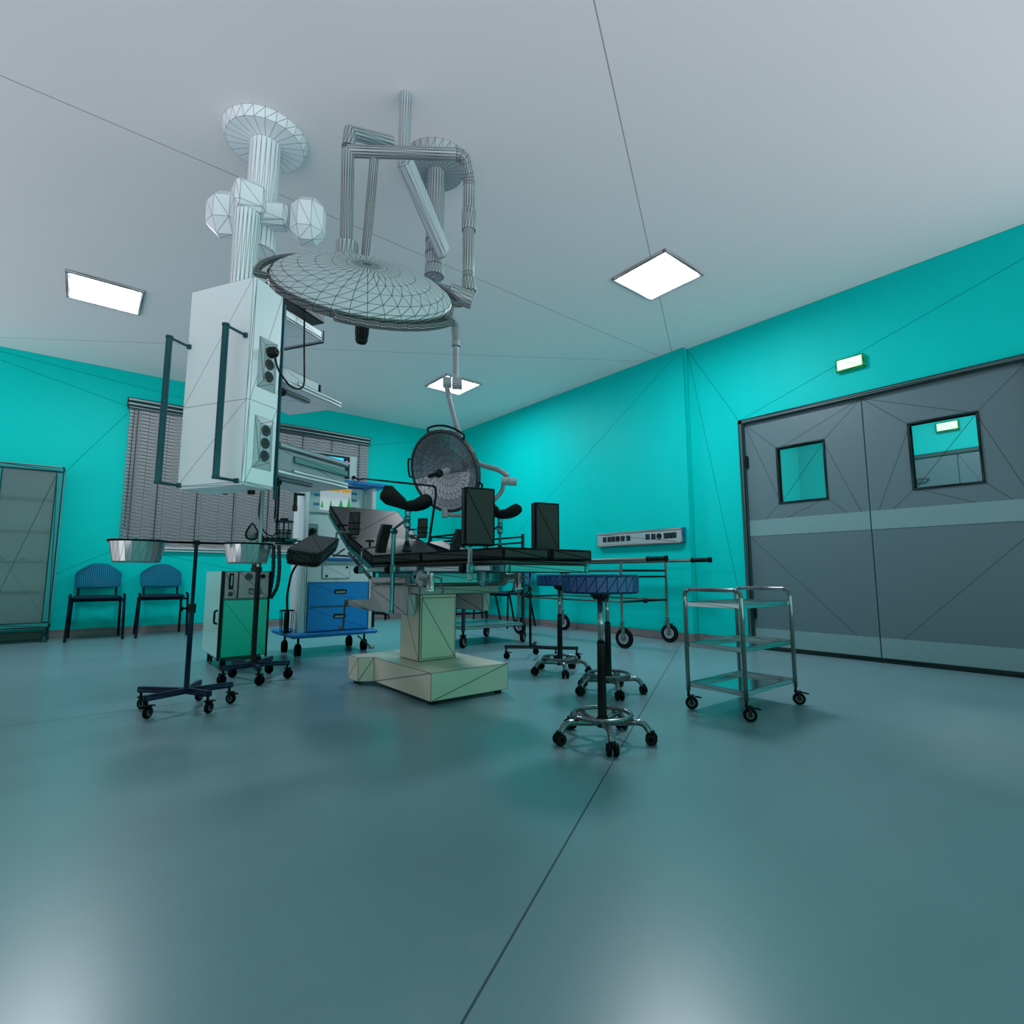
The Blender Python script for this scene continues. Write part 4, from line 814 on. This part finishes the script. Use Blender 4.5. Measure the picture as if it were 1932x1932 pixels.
# ------------------------------------------------------------------ surgical lamps
lw = M('lamp_grey', (180, 190, 198), .35, wire=.0022, wa=.8)
lb_ = M('lamp_tube', (165, 174, 180), .35, .2, wire=.0022, wa=.85)
def rimhandle(parent, c, n, R, t0, t1, a, b, out=.035, r=.011, mt=None):
    c, n, a, b = V(c), V(n), V(a), V(b)
    pt = lambda t, rr: c+(a*cos(t)+b*sin(t))*rr
    pts = [pt(t0, R-.005)]+[pt(t0+(t1-t0)*(.04+.92*i/10), R+out) for i in range(11)]+[pt(t1, R-.005)]
    P('rim_handle', MB().tube(pts, r, 8), mt or lb_, parent)
lm = thing('surgical_lamp', (.665, 1.597, 1.674), 'large round surgical lamp nearest, turned away above the pendant', 'surgical lamp')
n1 = V((.2354, .669, -.705)); m1 = V((.7996, -.5457, -.2509)); m1 = (m1-n1*m1.dot(n1)).normalized(); q1 = n1.cross(m1); c1 = V((.665, 1.597, 1.674)); R1 = .298
# domed back faces the room; light face points away and down
P('dome', MB().lathe([(a_*.871, (z_-.05)*.81+.05) for a_, z_ in ((0, -.055), (.03, -.054), (.075, -.051), (.125, -.046), (.185, -.036), (.245, -.022), (.30, -.002), (.333, .02), (.342, .035), (.342, .05))], c1, n1, 36, ref=m1), lw, lm)
P('rim', MB().lathe([(R1+.001, .034), (R1+.006, .04), (R1+.006, .058), (R1-.01, .062), (R1-.03, .058)], c1, n1, 36, ref=m1), M('lamp_rim', (90, 100, 104), .4, wire=.002), lm)
P('light_face', MB().lathe([(0, .05), (.1, .052), (.2, .053), (R1-.02, .056)], c1, n1, 36, ref=m1), M('lamp_glass', (190, 205, 210), .1, .6, wire=.002), lm)
P('handle', MB().lathe([(0, .05), (.014, .05), (.014, .11), (.021, .115), (.022, .225), (.018, .235), (0, .238)], c1, n1, 14), black(.001), lm)
P('handle_sleeve', MB().lathe([(.0225, .13), (.024, .14), (.024, .2), (.0225, .21)], c1, n1, 14), black(.001), lm)
cc1 = c1+n1*.045
for t0, t1 in ((radians(150), radians(232)), (radians(12), radians(88)), (radians(270), radians(340))): rimhandle(lm, cc1, n1, R1, t0, t1, m1, q1 if q1.z < 0 else -q1, mt=M('rim_handle_grey', (112, 118, 122), .35, wire=.0018))
ytop = V((.76, 2.07, 2.50))
P('yoke', MB().tube(fillet([ytop, V((1.16, 1.77, 2.50)), V((1.223, 1.82, 2.44)), V((1.228, 1.825, 1.97)), V((1.235, 1.82, 1.90)), V((1.15, 1.87, 1.905)), V((.98, 1.97, 1.95)), V((.80, 1.85, 1.88))], .03, 3), .026, 14), lb_, lm)
P('yoke_joint', MB().cyl((1.245, 1.815, 1.875), (1.16, 1.865, 1.905), .038, 14), lb_, lm)
P('yoke_collar', MB().cyl((1.232, 1.822, 1.915), (1.228, 1.825, 1.97), .03, 14), lb_, lm)
P('yoke_collar', MB().cyl((1.228, 1.825, 2.20), (1.228, 1.825, 2.30), .031, 14), lb_, lm)
P('inner_tube', MB().tube([(.985, 1.965, 1.948), (.86, 1.86, 1.86), (.80, 1.78, 1.76)], .03, 12), lb_, lm)
P('drop_tube', MB().cyl((.768, 2.055, 1.90), (.76, 2.07, 2.50), .027, 16), lb_, lm)
P('drop_collar', MB().cyl((.769, 2.055, 1.95), (.768, 2.055, 2.065), .045, 16), lb_, lm)
P('drop_tube', MB().cyl((.835, 2.03, 1.90), (.86, 2.02, 2.5), .020, 14), lb_, lm)
# second lamp
lm2 = thing('surgical_lamp', (2.222, 3.623, 1.508), 'round surgical lamp facing the room above the table head', 'surgical lamp')
n2 = V((-.8856, -.3142, -.342)); ref2 = V((0, 0, 1)); a2_ = (ref2-n2*ref2.dot(n2)).normalized(); b2_ = n2.cross(a2_); c2 = V((2.222, 3.623, 1.508)); R2 = .335
P('dome', MB().lathe([(R2, .0), (R2+.004, -.02), (.30, -.055), (.2, -.085), (.1, -.095), (0, -.097)], c2, n2, 36, ref=a2_), M('lamp_back', (120, 132, 138), .4, wire=.004), lm2)
P('reflector', MB().lathe([(0, -.05), (.07, -.047), (.13, -.041), (.19, -.030), (.24, -.018), (.29, .0), (.315, .008)], c2, n2, 30, ref=a2_), M('lamp_mirror', (150, 164, 172), .16, .75, wire=.0032, wa=.75), lm2)
P('rim', MB().lathe([(.312, .006), (.32, .018), (.335, .018), (.342, .0), (.342, -.02), (.33, -.024)], c2, n2, 36, ref=a2_), M('rim_dark', (60, 72, 74), .4, wire=.004), lm2)
P('stem', MB().cyl(c2-n2*.05, c2+n2*.05, .028, 12), M('stem_white', (230, 225, 235), .3, wire=.003), lm2)
P('handle', MB().lathe([(0, .05), (.03, .05), (.034, .065), (.034, .085), (.017, .10), (.017, .19), (.013, .198), (0, .2)], c2, n2, 14), black(.001), lm2)
for t0, t1 in ((radians(-48), radians(14)), (radians(66), radians(92)), (radians(200), radians(250))): rimhandle(lm2, c2, n2, .342, t0, t1, a2_, b2_, out=.03, r=.008, mt=darkm(.003))
P('drop_tube', MB().cyl((2.213, 3.455, 2.50), (2.213, 3.455, 2.235), .026, 14).cyl((2.213, 3.455, 2.51), (2.213, 3.455, 2.56), .034, 14), lb_, lm2)
P('joint', MB().cyl((2.255, 3.425, 2.20), (2.19, 3.47, 2.20), .05, 16).cyl((2.185, 3.473, 2.205), (2.13, 3.51, 2.205), .045, 16), lb_, lm2)
Yb = [V((2.155, 3.495, 2.17)), V((2.19, 3.47, 2.0)), V((2.245, 3.46, 1.82)), V((2.33, 3.48, 1.70)), V((2.42, 3.42, 1.56)), V((2.50, 3.26, 1.505)), V((2.555, 3.205, 1.45))]
P('yoke', MB().tube(fillet(Yb, .06, 3), .021, 12), lb_, lm2)
P('yoke_joint', MB().cyl((2.605, 3.165, 1.405), (2.555, 3.20, 1.405), .032, 14), lb_, lm2)
P('yoke_joint', MB().cyl((2.551, 3.203, 1.41), (2.51, 3.232, 1.41), .034, 14), lb_, lm2)
P('inner_yoke', MB().tube(fillet([(2.525, 3.23, 1.40), (2.52, 3.235, 1.33), (2.46, 3.28, 1.25), (2.38, 3.34, 1.15), (2.25, 3.43, 1.135), (2.155, 3.49, 1.145)], .05, 3), .017, 12).cyl((2.155, 3.49, 1.12), (2.155, 3.50, 1.19), .024, 12), lb_, lm2)
# ceiling column carrying both lamps
cl = thing('lamp_ceiling_column', (1.453, 2.51, 2.36), 'grey ceiling column with diagonal arms carrying the surgical lamps', 'lamp mount')
P('column', MB().cyl((1.453, 2.51, 2.45), (1.453, 2.51, ZC-.06), .052, 20), lb_, cl)
P('collar', MB().cyl((1.453, 2.51, 2.385), (1.453, 2.51, 2.445), .056, 20).cyl((1.453, 2.51, 2.52), (1.453, 2.51, 2.535), .055, 20).cyl((1.453, 2.51, 2.60), (1.453, 2.51, 2.605), .055, 20), lb_, cl)
P('ceiling_flange', MB().lathe([(0, 0), (.16, 0), (.19, .06), (0, .06)], (1.453, 2.51, ZC-.06), Z, 28), lb_, cl)
P('brace_arm', MB().fbox(V((1.43, 2.44, 2.44)), V((-.62, -.36, .42)), V((.50, -.86, 0)), V((.50, .25, 1)), .5, .06, .10, .014).cyl((1.10, 2.22, 2.70), (1.10, 2.22, ZC), .03, 14), lw, cl, label='pale diagonal box arm')
P('swing_arm', MB().tube([(1.453, 2.51, 2.40), (1.80, 2.93, 2.44), (2.15, 3.38, 2.66), (2.213, 3.455, 2.56)], [.028, .028, .034, .03], 12), lb_, cl)
P('swing_arm', MB().tube([(.98, 2.12, 2.70), (.77, 2.08, 2.60), (.765, 2.075, 2.52)], .03, 12), lb_, cl)
